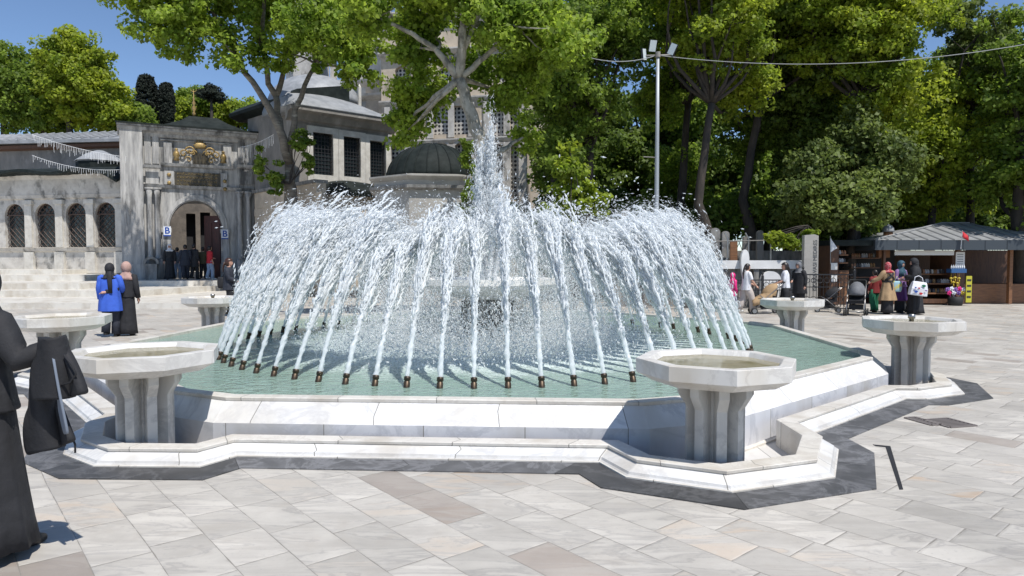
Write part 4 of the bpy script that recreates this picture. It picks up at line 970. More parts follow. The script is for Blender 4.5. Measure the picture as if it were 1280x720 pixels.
# ------------------------------------------------------------ trees
def limb_path(a, b_, bend=.12, n=8, up=.0):
    a, b_ = Vector(a), Vector(b_); L = (b_ - a).length
    off = Vector((rnd.gauss(0, 1), rnd.gauss(0, 1), rnd.gauss(0, .5))) * L * bend * .5; off.z += up * L
    return [a.lerp(b_, i / (n - 1)) + off * math.sin(PI * i / (n - 1)) + Vector((rnd.gauss(0, 1), rnd.gauss(0, 1), 0)) * .012 * L * (0 < i < n - 1) for i in range(n)]
def leaves(clumps, per, size, droop=.25, sy=.0):
    """clumps: array (n,4) x y z r"""
    c = np.repeat(clumps, per, axis=0); n = len(c)
    d = nr.normal(0, 1, (n, 3)); d /= np.linalg.norm(d, axis=1)[:, None]; r = nr.random(n) ** .45
    p = c[:, :3] + d * (c[:, 3] * r)[:, None] * np.array([1, 1, .68])
    nn = nr.normal(0, .62, (n, 3)) + np.array([.12, -.30, .45]) + d * .5; nn /= np.linalg.norm(nn, axis=1)[:, None]
    t = nr.normal(0, 1, (n, 3)); t[:, 2] -= droop * 2; t -= nn * (t * nn).sum(1)[:, None]; t /= np.linalg.norm(t, axis=1)[:, None]; b_ = np.cross(nn, t)
    s_ = size * nr.uniform(.55, 1.25, n)[:, None]
    up_ = nn * s_ * .16
    V = np.stack([p - t * s_ * .5, p + b_ * s_ * .42 + up_, p + t * s_ * .62, p - b_ * s_ * .42 + up_], 1).reshape(-1, 3)
    base = (np.arange(n) * 4)[:, None]
    return V, base + np.array([[0, 1, 2, 3]])
def ell_clumps(ells, n, rad, shell=.55, wob=.25):
    vol = np.array([e[3] * e[4] * e[5] for e in ells]); cnt = np.maximum(3, (n * vol / vol.sum()).astype(int)); out = []
    for e, k in zip(ells, cnt):
        d = nr.normal(0, 1, (k, 3)); d /= np.linalg.norm(d, axis=1)[:, None]
        r = (shell + (1 - shell) * nr.random(k)) ** 1 * (1 + nr.normal(0, wob * .4, k))
        p = np.array(e[:3]) + d * r[:, None] * np.array(e[3:6])
        out.append(np.concatenate([p, rad * nr.uniform(.6, 1.3, (k, 1))], 1))
    return np.concatenate(out)
def tree(name, label, cat, base, trunk, tr, ells, nclump, crad, per, lsize, lm, bark, group=None, shell=.35, nlimb=14, extra_limbs=(), twigs=30):
    base = Vector(base); root = thing(name, base, label, cat, group)
    mb = MB(); pts = [Vector(p) for p in trunk]
    fl = [tr * 1.28, tr * 1.06] + [tr * (1 - .5 * i / max(1, len(pts) - 1)) for i in range(2, len(pts))]
    fine = []; fr = []
    for i in range(len(pts) - 1):
        for k in range(4): 
            t = k / 4; fine.append(pts[i].lerp(pts[i + 1], t) + Vector((rnd.gauss(0, .02), rnd.gauss(0, .02), 0))); fr.append(fl[i] * (1 - t) + fl[i + 1] * t)
    fine.append(pts[-1]); fr.append(fl[-1]); mb.tube(fine, fr, 12)
    top = pts[-1]
    for a, b_, r0, r1 in extra_limbs:
        pp = limb_path(a, b_, .10, 9); mb.tube(pp, [r0 + (r1 - r0) * i / 8 for i in range(9)], 8)
    cl = ell_clumps(ells, nclump, crad, shell)
    cand = list(cl[nr.permutation(len(cl))[:nlimb + twigs]]); nodes = [(top, fr[-1])] + [(Vector(b_), r1) for a, b_, r0, r1 in extra_limbs]
    low = pts[len(pts) // 2]; nodes.append((low, fr[len(fr) // 2] * .8)); segs = []
    for i, c in enumerate(cand):
        q = Vector(c[:3]); 
        if i < nlimb:
            nd = min(nodes, key=lambda t: (t[0] - q).length); r0 = min(nd[1] * .7, .16 * tr / .3)
            pp = limb_path(nd[0], q, .2, 7, -.04); mb.tube(pp, [r0 * (1 - .82 * k / 6) for k in range(7)], 6)
            segs += [(pp[k], r0 * (1 - .82 * k / 6)) for k in range(2, 7)]
        elif segs:
            nd = min(segs, key=lambda t: (t[0] - q).length); r0 = max(.012, nd[1] * .6); pp = limb_path(nd[0], q, .2, 5); mb.tube(pp, [r0 * (1 - .7 * k / 4) for k in range(5)], 4)
    mb.build('trunk', bark, root, True)
    V, Fq = leaves(cl, per, lsize)
    V = V - np.array(base)[None]
    me = fast_mesh('crown', V, Fq, [lm]); o = bpy.data.objects.new('crown', me); C.objects.link(o); o.parent = root
    return root
def E_(u, v, Y, ru, rv, ry):
    """ellipsoid round photo place u,v at distance Y, half sizes in photo pixels and metres of depth"""
    p = P(u, v, Y=Y); return (p.x, p.y, p.z, ru / F * Y, ry, rv / F * Y)
# plane tree in front of the tomb building, left
b0 = P(364, 300, Y=31.3); b0.z = 0
t1 = P(363, 235, Y=31.3); t2 = P(362, 205, Y=31.3)
tree('plane_tree', 'big ringed plane tree by the gateway, limbs spreading into fresh green leaves at top left', 'tree', b0,
     [b0, (b0.x, b0.y, 2), t1, t2], .42,
     [E_(200, 10, 28.6, 62, 46, 2.0), E_(165, -25, 28.6, 45, 40, 2), E_(245, 35, 29.1, 55, 42, 2), E_(300, -30, 29.6, 90, 55, 3), E_(400, 25, 28.6, 85, 56, 2.2), E_(345, 60, 30.1, 55, 30, 1.5), E_(445, 72, 28.4, 46, 38, 1.6), E_(330, 5, 32.6, 60, 50, 1.5), E_(215, 65, 29.0, 30, 14, 1.2), E_(292, 75, 29.6, 24, 22, 1.)],
     540, .50, 84, .185, M['leaf_bright'], M['bark_mid'], None, .25, 26,
     [(t2, P(305, 90, Y=30.5), .22, .12), (P(305, 90, Y=30.5), P(255, 0, Y=29.3), .12, .06), (t2, P(345, 120, Y=31.1), .20, .14), (P(345, 120, Y=31.1), P(335, -20, Y=30.3), .14, .07), (t2, P(395, 80, Y=31.5), .17, .09), (P(395, 80, Y=31.5), P(400, -10, Y=30.3), .12, .07), (P(345, 120, Y=31.1), P(358, 50, Y=31.3), .14, .08)])
# ivy and sprouts hanging on its trunk
def foliage(name, lb, cat, ells, n, crad, per, ls, lm, kind=None, base=None, stem=None):
    cl = ell_clumps(ells, n, crad, .1); V, Fq = leaves(cl, per, ls); b = Vector(base) if base is not None else Vector(ells[0][:3])
    root = thing(name, b, lb, cat)
    me = fast_mesh('foliage', V - np.array(b)[None], Fq, [lm]); o = bpy.data.objects.new('foliage', me); C.objects.link(o); o.parent = root
    mb = MB()
    for c in cl[:: max(1, len(cl) // 12)]: mb.tube(limb_path(b, c[:3], .15, 6), [.03, .025, .02, .015, .012, .008], 4)
    mb.build('stem', M['bark'], root)
    return root
foliage('ivy', 'leafy sprouts hanging down the trunk of the plane tree by the gateway', 'ivy', [E_(378, 182, 30.7, 14, 20, .3), E_(345, 225, 30.7, 12, 26, .3), E_(325, 208, 30.8, 7, 26, .3), E_(388, 205, 30.7, 8, 18, .3)], 60, .24, 60, .15, M['leaf_mid'], base=P(362, 230, Y=30.8))
# pale leaning plane tree in the middle
b0 = P(640, 330, Y=19.5); b0.z = 0; q1 = P(606, 200, Y=19.5); q2 = P(594, 160, Y=19.5); q3 = P(574, 98, Y=19.4)
tree('plane_tree', 'pale mottled plane tree leaning left behind the tall middle plume', 'tree', b0,
     [b0, P(622, 260, Y=19.5), q1, q2, q3], .30,
     [E_(520, 60, 20.5, 42, 50, 1.3), E_(515, 130, 21, 34, 42, 1.0), E_(560, -5, 19, 70, 40, 1.5), E_(640, 30, 19, 60, 40, 1.5), E_(700, 55, 19.5, 45, 45, 1.5), E_(650, 95, 20.5, 40, 35, 1.2), E_(460, 15, 19, 40, 32, 1.2), E_(600, 85, 21.5, 34, 30, .8), E_(545, 118, 21.8, 30, 24, .8), E_(635, 125, 21.5, 26, 26, .7), E_(505, 150, 21.3, 26, 30, .7), E_(655, 165, 22, 18, 30, .6), E_(500, 172, 21, 16, 16, .5)],
     520, .36, 74, .14, M['leaf_bright'], M['bark_pale'], None, .2, 22,
     [(q3, P(545, 62, Y=19.2), .13, .08), (P(545, 62, Y=19.2), P(470, 22, Y=19), .08, .04), (q3, P(580, 20, Y=19), .15, .10), (P(580, 20, Y=19), P(572, -40, Y=18.8), .10, .06), (q3, P(640, 30, Y=19), .10, .05), (P(580, 60, Y=19.2), P(615, -10, Y=19), .09, .05)])
foliage('climbing_plant', 'green climber hanging over the right flank of the black dome', 'climber', [E_(583, 195, 26.8, 9, 22, .3), E_(590, 235, 26.6, 12, 30, .3), E_(586, 262, 26.6, 10, 16, .3)], 50, .22, 60, .14, M['leaf_mid'], base=P(588, 285, Y=26.8))
foliage('bush', 'sunlit pale green shrub left of the lamp post, behind the jets', 'bush', [E_(712, 215, 19.5, 22, 26, .5), E_(735, 250, 19.5, 30, 22, .5), E_(700, 262, 19.8, 22, 20, .5)], 80, .26, 60, .14, M['leaf_yel'], base=(px(716, 19.6), 19.6, 0))
# row of tall trees on the right
M['leaf_cyp'].node_tree.nodes['Principled BSDF'].inputs['Roughness'].default_value = .9
R_TREES = [
    # u, Y, trunk radius, ellipsoids, leaf material, clumps, label, lean
    (735, 29, .30, [(715, 120, 29, 62, 70, 3), (760, 40, 29, 80, 55, 3), (705, 190, 29, 36, 55, 2.5), (700, 50, 28, 60, 60, 3)], 'leaf_mid', 330, 'dense dark tree right of the mosque wall, its low boughs close behind the plume'),
    (848, 33, .30, [(850, 40, 32, 70, 60, 3), (830, 120, 34, 55, 40, 2.5), (850, 210, 35, 50, 40, 2), (790, -10, 31, 70, 45, 3)], 'leaf_bright', 300, 'tall tree right behind the lamp post, sky showing through its boughs'),
    (893, 27, .27, [(900, 45, 27, 62, 50, 2.5), (885, -20, 27, 75, 45, 3), (930, 110, 28, 36, 34, 2)], 'leaf_yel', 250, 'thick dark twin trunk tree with high crown left of the slender leaning trunk'),
    (943, 30, .30, [(950, 40, 30, 60, 48, 2.5), (985, 5, 29, 60, 45, 2.5), (950, 165, 33, 55, 45, 2)], 'leaf_mid', 240, 'slender dark leaning trunk with brownish thin crown behind the iron fence'),
    (985, 32, .32, [(1000, 130, 31, 60, 60, 2.5), (1010, 205, 31, 55, 42, 2), (980, 60, 31, 50, 40, 2)], 'leaf_dark', 270, 'dark olive tree over the gap between gravestones, left of the timber stall'),
    (1066, 28, .30, [(1065, 45, 28, 88, 62, 3), (1040, 0, 28, 80, 45, 3), (1110, 110, 28, 60, 45, 2.5), (1120, 20, 28, 55, 50, 2.5)], 'leaf_yel', 420, 'broad bright yellow green tree with straight grey trunk above the stalls'),
    (1062, 27, .22, [(1050, 250, 26, 66, 34, 2), (1110, 205, 26.5, 40, 36, 1.6), (1020, 205, 27, 34, 30, 1.6), (1072, 175, 27, 26, 44, 1.3), (1000, 262, 27, 30, 20, 1.2)], 'leaf_olive', 260, 'bushy grey green tree hanging low over the timber stall'),
    (1160, 30, .26, [(1160, 190, 30, 62, 58, 2.5), (1200, 120, 31, 55, 45, 2.5), (1150, 250, 31, 70, 34, 2)], 'leaf_yel', 330, 'light green tree behind the metal roofed shop'),
    (1215, 30, .22, [(1215, 60, 30, 45, 60, 2.5), (1250, 150, 31, 50, 70, 2.5), (1190, 15, 30, 34, 34, 2)], 'leaf_olive', 95, 'thin brownish tree with bare curving boughs at the far right above the shop'),
    (1275, 27, .32, [(1290, 100, 27, 60, 110, 3), (1290, 220, 27, 70, 60, 3)], 'leaf_mid', 220, 'green tree past the right end of the shop roof'),
    (700, 38, .3, [(672, 50, 38, 50, 60, 3), (640, 0, 38, 60, 50, 3), (705, 130, 38, 40, 60, 3)], 'leaf_mid', 260, 'tree filling the gap between the mosque wall and the dense dark tree'),
]
for u, Y, tr, es, lm_, nc, lb in R_TREES:
    b0 = Vector((px(u, Y), Y, 0)); el = [E_(*e[:2], e[2], *e[3:]) for e in es]
    topz = el[0][2]; tp = Vector((b0.x + rnd.uniform(-.4, .4), Y, topz * .75 if topz > 5 else topz))
    lean = 1.2 if 'slender' in lb else .2
    tree('tall_tree', lb, 'tree', b0, [b0, b0 + Vector((lean * .1, 0, 1.5)), b0.lerp(tp, .5) + Vector((-lean * .5, 0, 0)), tp], tr, el, int(nc * 1.75), .50, 78, .165, M[lm_], M['bark'], 'tall trees on the right side of the square', .15, 16, twigs=40)
# back row closing the view: farther, darker trees
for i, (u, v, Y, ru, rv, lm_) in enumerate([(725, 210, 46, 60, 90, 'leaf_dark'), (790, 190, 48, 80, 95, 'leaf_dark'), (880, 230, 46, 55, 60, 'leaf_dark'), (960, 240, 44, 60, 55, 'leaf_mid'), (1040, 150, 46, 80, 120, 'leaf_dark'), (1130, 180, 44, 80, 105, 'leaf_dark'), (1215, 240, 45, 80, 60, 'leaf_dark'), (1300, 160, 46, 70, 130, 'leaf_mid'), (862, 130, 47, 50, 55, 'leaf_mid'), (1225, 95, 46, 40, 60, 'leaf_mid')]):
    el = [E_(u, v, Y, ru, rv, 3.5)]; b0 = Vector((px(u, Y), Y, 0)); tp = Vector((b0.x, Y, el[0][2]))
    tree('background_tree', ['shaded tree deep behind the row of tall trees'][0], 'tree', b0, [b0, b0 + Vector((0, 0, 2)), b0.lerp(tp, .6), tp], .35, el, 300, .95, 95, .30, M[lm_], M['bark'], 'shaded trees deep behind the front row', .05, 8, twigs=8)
# hanging low branch over the wall
foliage('low_branch', 'sunlit pale green branch hanging over the white rail beside the tall gravestone', 'branch', [E_(985, 303, 24.6, 26, 10, .3), E_(968, 296, 24.6, 14, 8, .3), E_(1012, 293, 24.6, 12, 6, .3)], 46, .17, 46, .13, M['leaf_yel'], base=P(1010, 282, Y=24.8))
# hill with woods, left
mb = MB(); hx = [(-70, 85), (-40, 85), (-25, 82), (-5, 90), (10, 95)]; rg = []
for f, hh in ((0, 0), (.35, 9), (.7, 17), (1, 19), (1.5, 20)):
    rg.append([(x - 4 + f * 3, y - 28 + f * 40, hh * (1 - .0 * i) * (1.0 if i < 3 else .6) + .4 * math.sin(i * 2 + f)) for i, (x, y) in enumerate([(-90, 95), (-60, 92), (-38, 90), (-20, 92), (0, 95), (25, 100)])])
mb.loft(rg, cap=False, close=False); o = mb.build('hill', mat('dark hill soil', (.05, .06, .03), .9, (.08, .07, .04), .6), loc=(0, 0, 0)); tag(o, kind='structure')  # dark green and brown soil tones mixed by noise
HT = [(92, 95, 58, 42, 62, 'leaf_yel', 'tall fresh green tree at the left edge behind the lead roof'), (60, 120, 60, 40, 55, 'leaf_mid', 'dense green tree half out of view behind the lead roof on the left'), (130, 132, 60, 38, 36, 'leaf_yel', 'round bright tree right of the tall one, above the lead roof'), (158, 150, 62, 26, 24, 'leaf_mid', 'smaller green tree touching the corner of the gateway cornice'), (10, 110, 60, 50, 60, 'leaf_mid', 'green tree beyond the left end of the lead roof')]
for u, v, Y, ru, rv, lm_, lb in HT:
    el = [E_(u, v, Y, ru, rv, 3)]; b0 = Vector((px(u, Y), Y, 0)); tp = Vector((b0.x, Y, el[0][2]))
    tree('broadleaf_tree', lb, 'tree', b0, [b0, b0 + Vector((0, 0, 3)), b0.lerp(tp, .6), tp], .4, el, 260, .75, 90, .27, M[lm_], M['bark'], 'trees behind the lead roof on the left', .3, 8, twigs=10)
HB = [(228, 137, 96, 26, 18, 'leaf_yel'), (300, 142, 98, 26, 16, 'leaf_yel'), (270, 140, 100, 24, 18, 'leaf_mid'), (250, 128, 98, 20, 14, 'leaf_mid'), (325, 150, 96, 22, 14, 'leaf_mid'), (200, 148, 92, 24, 14, 'leaf_yel'), (345, 150, 96, 25, 18, 'leaf_mid')]
for u, v, Y, ru, rv, lm_ in HB:
    el = [E_(u, v, Y, ru, rv, 4)]; b0 = Vector((px(u, Y), Y, 8)); tp = Vector((b0.x, Y, el[0][2]))
    tree('hillside_tree', 'round spring green tree on the hillside behind the gateway roof', 'tree', b0, [b0, b0 + Vector((0, 0, 1)), tp], .4, el, 70, 1.2, 100, .40, M[lm_], M['bark'], 'round trees on the hillside behind the gateway', .3, 4, twigs=4)
for u, v0, v1, w_, lb in ((184, 96, 158, 13, 'broader dark cypress behind the gateway, left of the other'), (208, 106, 156, 9, 'narrow dark cypress behind the gateway, right of the broader one')):
    Y = 70; p = P(u, (v0 + v1) / 2, Y=Y); b0 = Vector((p.x, Y, 4)); root = thing('cypress', b0, lb, 'tree')
    hh = (v1 - v0) / F * Y; r_ = w_ / F * Y; n = 420; zz = nr.random(n); prof = np.sqrt(np.clip(np.sin(PI * (zz * .86 + .06)), 0, 1)) * r_ * .78; th = nr.uniform(0, 2 * PI, n)
    cl = np.stack([p.x + prof * np.cos(th), Y + prof * np.sin(th), p.z - hh / 2 + hh * zz, np.full(n, .30)], 1)
    V, Fq = leaves(cl, 70, .16); me = fast_mesh('crown', V - np.array(b0)[None], Fq, [M['leaf_cyp']]); o = bpy.data.objects.new('crown', me); C.objects.link(o); o.parent = root
    mb = MB(); mb.tube([b0, (p.x, Y, p.z)], [.3, .15], 8); mb.build('trunk', M['bark'], root)
p = P(264, 115, Y=90); b0 = Vector((p.x, 90, 10)); tree('stone_pine', 'dark rounded pine on the hill skyline above the gateway roof', 'tree', b0, [b0, b0 + Vector((0, 0, 1)), p], .3, [E_(264, 117, 90, 16, 11, 1.6)], 90, .5, 90, .22, M['leaf_cyp'], M['bark'], None, .2, 4, twigs=4)
# ------------------------------------------------------------ people
def remeshed(mb, name, mats, vox):
    ob = mb.build('tmp_body', mats[0]); md = ob.modifiers.new('r', 'REMESH'); md.mode = 'VOXEL'; md.voxel_size = vox; md.use_smooth_shade = True
    sm = ob.modifiers.new('s', 'SMOOTH'); sm.factor = .5; sm.iterations = 2
    me = bpy.data.meshes.new_from_object(ob.evaluated_get(bpy.context.evaluated_depsgraph_get())); C.objects.unlink(ob); bpy.data.objects.remove(ob)
    me.name = name; me.materials.clear()
    for m in mats: me.materials.append(m)
    return me
def ering(z, rx, ry, cx=0, cy=0, n=28, fold=0, k=9, ph=0, sup=1.):
    out = []
    for i in range(n):
        a = 2 * PI * i / n; f = 1 + fold * math.sin(k * a + ph) + fold * .5 * math.sin((k + 4) * a + 1.3 * ph)
        out.append(Vector((cx + rx * f * math.cos(a), cy + ry * f * math.sin(a), z)))
    return out
ARM = {'down': ((.225, -.03, 1.12), (.235, .05, .87)), 'fwd': ((.22, .05, 1.14), (.17, .30, 1.02)), 'push': ((.23, .06, 1.12), (.18, .36, 1.00)),
       'hold': ((.23, .02, 1.12), (.12, .24, 1.08)), 'swing': ((.22, .08, 1.12), (.21, .26, .95)), 'back': ((.23, -.12, 1.13), (.23, -.14, .88))}
def hand(mb, w, d, up, s_=1., grip=.5, side=1, cut=0):
    """palm and five bent fingers; w wrist, d direction, up = back of the hand"""
    d = Vector(d).normalized(); up = Vector(up); up = (up - d * up.dot(d)).normalized(); x = d.cross(up) * side
    mb.tube([w - d * .02 * s_, w + d * .03 * s_, w + d * .075 * s_], [.025 * s_, .034 * s_, .036 * s_], 8, sq=(1, 1)) 
    for i, (o_, L) in enumerate(((-.028, .068), (-.010, .078), (.009, .072), (.026, .056))):
        p = w + d * .07 * s_ + x * o_ * s_; p1 = p + (d - up * grip * .35).normalized() * L * .5 * s_; p2 = p1 + (d - up * grip * 1.6).normalized() * L * .32 * s_; p3 = p2 + (d * .5 - up * grip * 2.2).normalized() * L * .26 * s_
        mb.tube([p, p1, p2, p3], [.0105 * s_, .0098 * s_, .009 * s_, .007 * s_], 6)
    p = w + d * .02 * s_ - x * .028 * s_; mb.tube([p, p + (d * .6 - x - up * .3).normalized() * .04 * s_, p + (d * 1.3 - x * .9 - up * .5).normalized() * .072 * s_], [.014 * s_, .012 * s_, .009 * s_], 6)
def person(loc, yaw, h, label, arms=('down', 'down'), stride=0., head=(0, 0), lean=0., wear=(), vox=.013, hands=(None, None), cat='person', group=None, width=1.):
    """wear: list of (kind, material, options)"""
    s = h / 1.7; Hm = Matrix.Translation((0, .015, 1.50)) @ Matrix.Rotation(head[0], 4, 'Z') @ Matrix.Rotation(-head[1], 4, 'X') @ Matrix.Translation((0, -.015, -1.50))
    def bend(p):
        p = Vector(p); 
        if lean and p.z > .9: 
            q = p - Vector((0, 0, .9)); q = Matrix.Rotation(-lean, 3, 'X') @ q; p = q + Vector((0, 0, .9))
        return p * s
    class B(MB):
        def add(self, vs, fs, uvs=None):
            MB.add(self, [bend((self.Q @ Vector(v)) if self.Q is not None else v) for v in vs], fs, uvs)
    def nb(Q=None): b_ = B(); b_.Q = Q; return b_
    mb = nb()
    mb.loft([ering(z, rx * width, ry, 0, cy, 16) for z, rx, ry, cy in ((.84, .10, .09, 0), (.90, .16, .115, -.01), (.97, .165, .12, -.01), (1.09, .128, .095, 0), (1.22, .148, .108, .005), (1.34, .165, .098, 0), (1.41, .12, .075, 0), (1.45, .062, .06, .0), (1.49, .053, .055, .005), (1.54, .05, .052, .012))])
    mb.Q = Hm
    mb.loft([ering(z, rx, ry, 0, cy, 18) for z, rx, ry, cy in ((1.487, .030, .035, .045), (1.505, .048, .062, .035), (1.53, .060, .078, .025), (1.56, .068, .088, .017), (1.595, .074, .095, .012), (1.63, .075, .095, .008), (1.66, .067, .085, .005), (1.685, .045, .06, .002), (1.695, .012, .018, 0))])
    mb.tube([(0, .100, 1.605), (0, .114, 1.578), (0, .121, 1.562), (0, .104, 1.553)], [.009, .011, .014, .010], 6)
    for sg in (-1, 1): mb.ball((sg * .077, .0, 1.580), .020, 8, 6, (.4, 1, 1.5)); 
    mb.tube([(-.022, .098, 1.530), (0, .106, 1.532), (.022, .098, 1.530)], .007, 5)
    mb.Q = None
    J = {}
    for k, sg in enumerate((-1, 1)):
        A = arms[k]; e, w_ = ARM[A] if isinstance(A, str) else A
        e = Vector((e[0] * sg if isinstance(A, str) else e[0], e[1], e[2])); w_ = Vector((w_[0] * sg if isinstance(A, str) else w_[0], w_[1], w_[2])); sh = Vector((sg * .165 * width, 0, 1.375))
        J[k] = (sh, e, w_); mb.tube([sh, sh.lerp(e, .5), e, e.lerp(w_, .4), w_], [.052, .045, .038, .036, .025], 10)
        d = (w_ - e).normalized(); hd = hands[k] or d
        hand(mb, w_, hd, Vector((sg * .8, .3, .5)) if abs(d.z) > .7 else Vector((sg * .3, 0, 1)), 1., .55, -sg)
        st = stride * sg; hip = Vector((sg * .088, 0, .90)); an = Vector((sg * .085, st, .085 + (.05 if st < 0 else 0))); kn = hip.lerp(an, .5) + Vector((0, .035 + abs(st) * .12, .0))
        J[2 + k] = (hip, kn, an)
        mb.tube([hip, hip.lerp(kn, .5), kn, kn.lerp(an, .35), an], [.088, .075, .055, .052, .036], 10)
        mb.tube([an + Vector((0, -.05, -.045)), an + Vector((0, .03, -.04)), an + Vector((0, .13, -.055)), an + Vector((0, .17, -.06))], [.034, .04, .034, .022], 8)
    me = remeshed(mb, 'person', [M['skin']], vox * s)
    root = bpy.data.objects.new('person', me); C.objects.link(root); root.location = loc; root.rotation_euler = (0, 0, yaw); tag(root, label, cat, group)
    def part(b_, nm, m, smooth=True): o = b_.build(nm, m, root, smooth); return o
    for sg in (-1, 1):
        b_ = nb(Hm); b_.ball((sg * .030, .094, 1.600), .0105, 8, 6, (1.2, .6, .7)); part(b_, 'eye', M['eye'])
    for it in wear:
        kind, m, op = it[0], M[it[1]], (it[2] if len(it) > 2 else {})
        g = op.get
        if kind == 'coat':      # torso garment flaring to a hem
            z0 = g('hem', .8); fl = g('flare', .22); wst = g('waist', .165); f_ = g('fold', .03)
            b_ = nb(); zs_ = [z0, z0 + .015, (z0 + .98) / 2 if z0 < .9 else z0 + .03, 1.08, 1.2, 1.32, 1.39, 1.435, 1.455]
            rx = [fl * 1.0, fl * 1.0, (fl + wst + .02) / 2, wst, wst + .012, .19 * width, .165 * width, .09, .068]; ry = [fl * .78, fl * .78, (fl + wst) / 2 * .8, wst * .76, .135, .128, .10, .078, .068]
            b_.loft([ering(z, a, c_, 0, 0, 36, f_ * (1.3 - .14 * i), 8, i * .15) for i, (z, a, c_) in enumerate(zip(zs_, rx, ry))]); part(b_, g('name', 'coat'), m)
            sl_ = g('sleeve', .93)
            for k in (0, 1):
                sh, e, w_ = J[k]; b_ = nb(); end = e.lerp(w_, sl_) if sl_ > .05 else sh.lerp(e, .85)
                pth = [sh + Vector((-.07 if k else .07, 0, .035)), sh + Vector((-.035 if k else .035, 0, .022)), sh + Vector((0, 0, .0)), sh.lerp(e, .3), sh.lerp(e, .7)] + ([e, e.lerp(end, .5), end] if sl_ > .05 else [end])
                r0 = g('sw', 1.); rr_ = [.02, .050 * r0, .066 * r0, .066 * r0, .060 * r0] + ([.056 * r0, .052 * r0, .05 * r0 * g('cuff', 1.)] if sl_ > .05 else [.062 * r0])
                b_.tube(pth, rr_, 14); part(b_, 'sleeve', m)
        elif kind == 'skirt':
            z0 = g('hem', .06); fl = g('flare', .27); b_ = nb(); n_ = 7; top = g('top', 1.02)
            b_.loft([ering(z0 + (top - z0) * i / n_, fl + (.165 - fl) * (i / n_) ** g('pw', .8), (fl + (.165 - fl) * (i / n_) ** .8) * .85, 0, stride * .15 * (1 - i / n_), 40, g('fold', .06) * (1 - .8 * i / n_), 9, i * .25) for i in range(n_ + 1)]); part(b_, g('name', 'skirt'), m)
        elif kind == 'trousers':
            w_ = g('w', 1.)
            b_ = nb(); b_.loft([ering(z, a, c_, 0, 0, 20) for z, a, c_ in ((.80, .12, .10), (.86, .18, .135), (.95, .182, .135), (1.03, .155, .118), (1.05, .15, .115))])
            for k in (2, 3):
                hip, kn, an = J[k]; b_.tube([hip + Vector((0, 0, .03)), hip.lerp(kn, .5), kn, kn.lerp(an, .5), an + Vector((0, -.01, -.02))], [.105, .098 * w_, .082 * w_, .078 * w_, .080 * w_], 14)
            part(b_, 'trousers', m)
        elif kind == 'shoes':
            for k in (2, 3):
                an = J[k][2]; b_ = nb(); b_.tube([an + Vector((0, -.075, -.05)), an + Vector((0, -.03, -.038)), an + Vector((0, .06, -.042)), an + Vector((0, .14, -.052)), an + Vector((0, .19, -.062))], [.03, .045, .044, .038, .022], 10)
                part(b_, 'shoe', m)
        elif kind in ('scarf', 'hair', 'hood', 'cap'):
            ex = {'scarf': .022, 'hair': .014, 'hood': .034, 'cap': .018}[kind] + g('ex', 0); n_, m_ = 26, 16; b_ = nb(Hm); c_ = Vector((0, .004, 1.592)); opening = {'scarf': .42, 'hair': .55, 'hood': .45, 'cap': 9}[kind]
            vs = []; fs = []; idx = {}
            zb = {'scarf': -.11, 'hair': -.10, 'hood': -.12, 'cap': .015}[kind]
            for j in range(m_ + 1):
                for i in range(n_):
                    th = PI * j / m_; a = 2 * PI * i / n_; x = math.sin(th) * math.cos(a); y = math.sin(th) * math.sin(a); z = math.cos(th)
                    vs.append(c_ + Vector((x * (.077 + ex), y * (.097 + ex), z * (.108 + ex)))); idx[(j, i)] = (x, y, z)
            for j in range(m_):
                for i in range(n_):
                    x, y, z = idx[(j, i)]; face = y > .35 and abs(x) < .62 and z < (opening if kind != 'cap' else 9) and z > -1
                    if kind == 'hair' and y > .15 and z < opening - .1: face = True
                    if kind != 'cap' and face: continue
                    if z * .108 < zb: continue
                    k2 = (i + 1) % n_; fs.append((j * n_ + i, (j + 1) * n_ + i, (j + 1) * n_ + k2, j * n_ + k2))
            b_.add(vs, fs); o = part(b_, {'scarf': 'head_scarf', 'hood': 'head_veil', 'hair': 'hair', 'cap': 'cap'}[kind], m)
            sd_ = o.modifiers.new('s', 'SOLIDIFY'); sd_.thickness = .008
            if kind in ('scarf', 'hood'):
                b_ = nb(); zz = g('drape', 1.30)
                fr = g('dr', 1.)
                b_.loft([ering(z, a * fr, c2 * fr, 0, cy, 26, .05, 6, i) for i, (z, a, c2, cy) in enumerate(((zz, .19, .135, .0), (1.36, .175, .13, .0), (1.42, .13, .11, .0), (1.47, .085, .09, .005), (1.52, .082, .088, .002), (1.56, .085, .070, -.03)))], cap=False); o = part(b_, 'scarf_drape', m); sd_ = o.modifiers.new('s', 'SOLIDIFY'); sd_.thickness = .008
            if g('tail'):
                L = g('tail'); b_ = nb(); b_.tube([(0.02, -.10, 1.60), (.03, -.135, 1.5), (.03, -.15, 1.4), (.03, -.15, 1.6 - L)], [.04, .042, .036, .016], 10, sq=(1.2, .6)); part(b_, 'ponytail' if kind == 'hair' else 'scarf_tail', m)
        elif kind == 'belt':
            b_ = nb(); b_.loft([ering(1.06, .172, .13, 0, 0, 28), ering(1.10, .172, .132, 0, 0, 28)]); part(b_, 'belt', m)
        elif kind == 'custom':
            b_ = nb(); op['f'](b_); part(b_, op['name'], m)
    return root
SK = lambda **k: k
DEG = math.radians
M['dark_red'] = mat('dull red cloth', (.20, .02, .02), .8)
def ground(u, v, z=0.): p = P(u, v, z=z); return Vector((p.x, p.y, z))
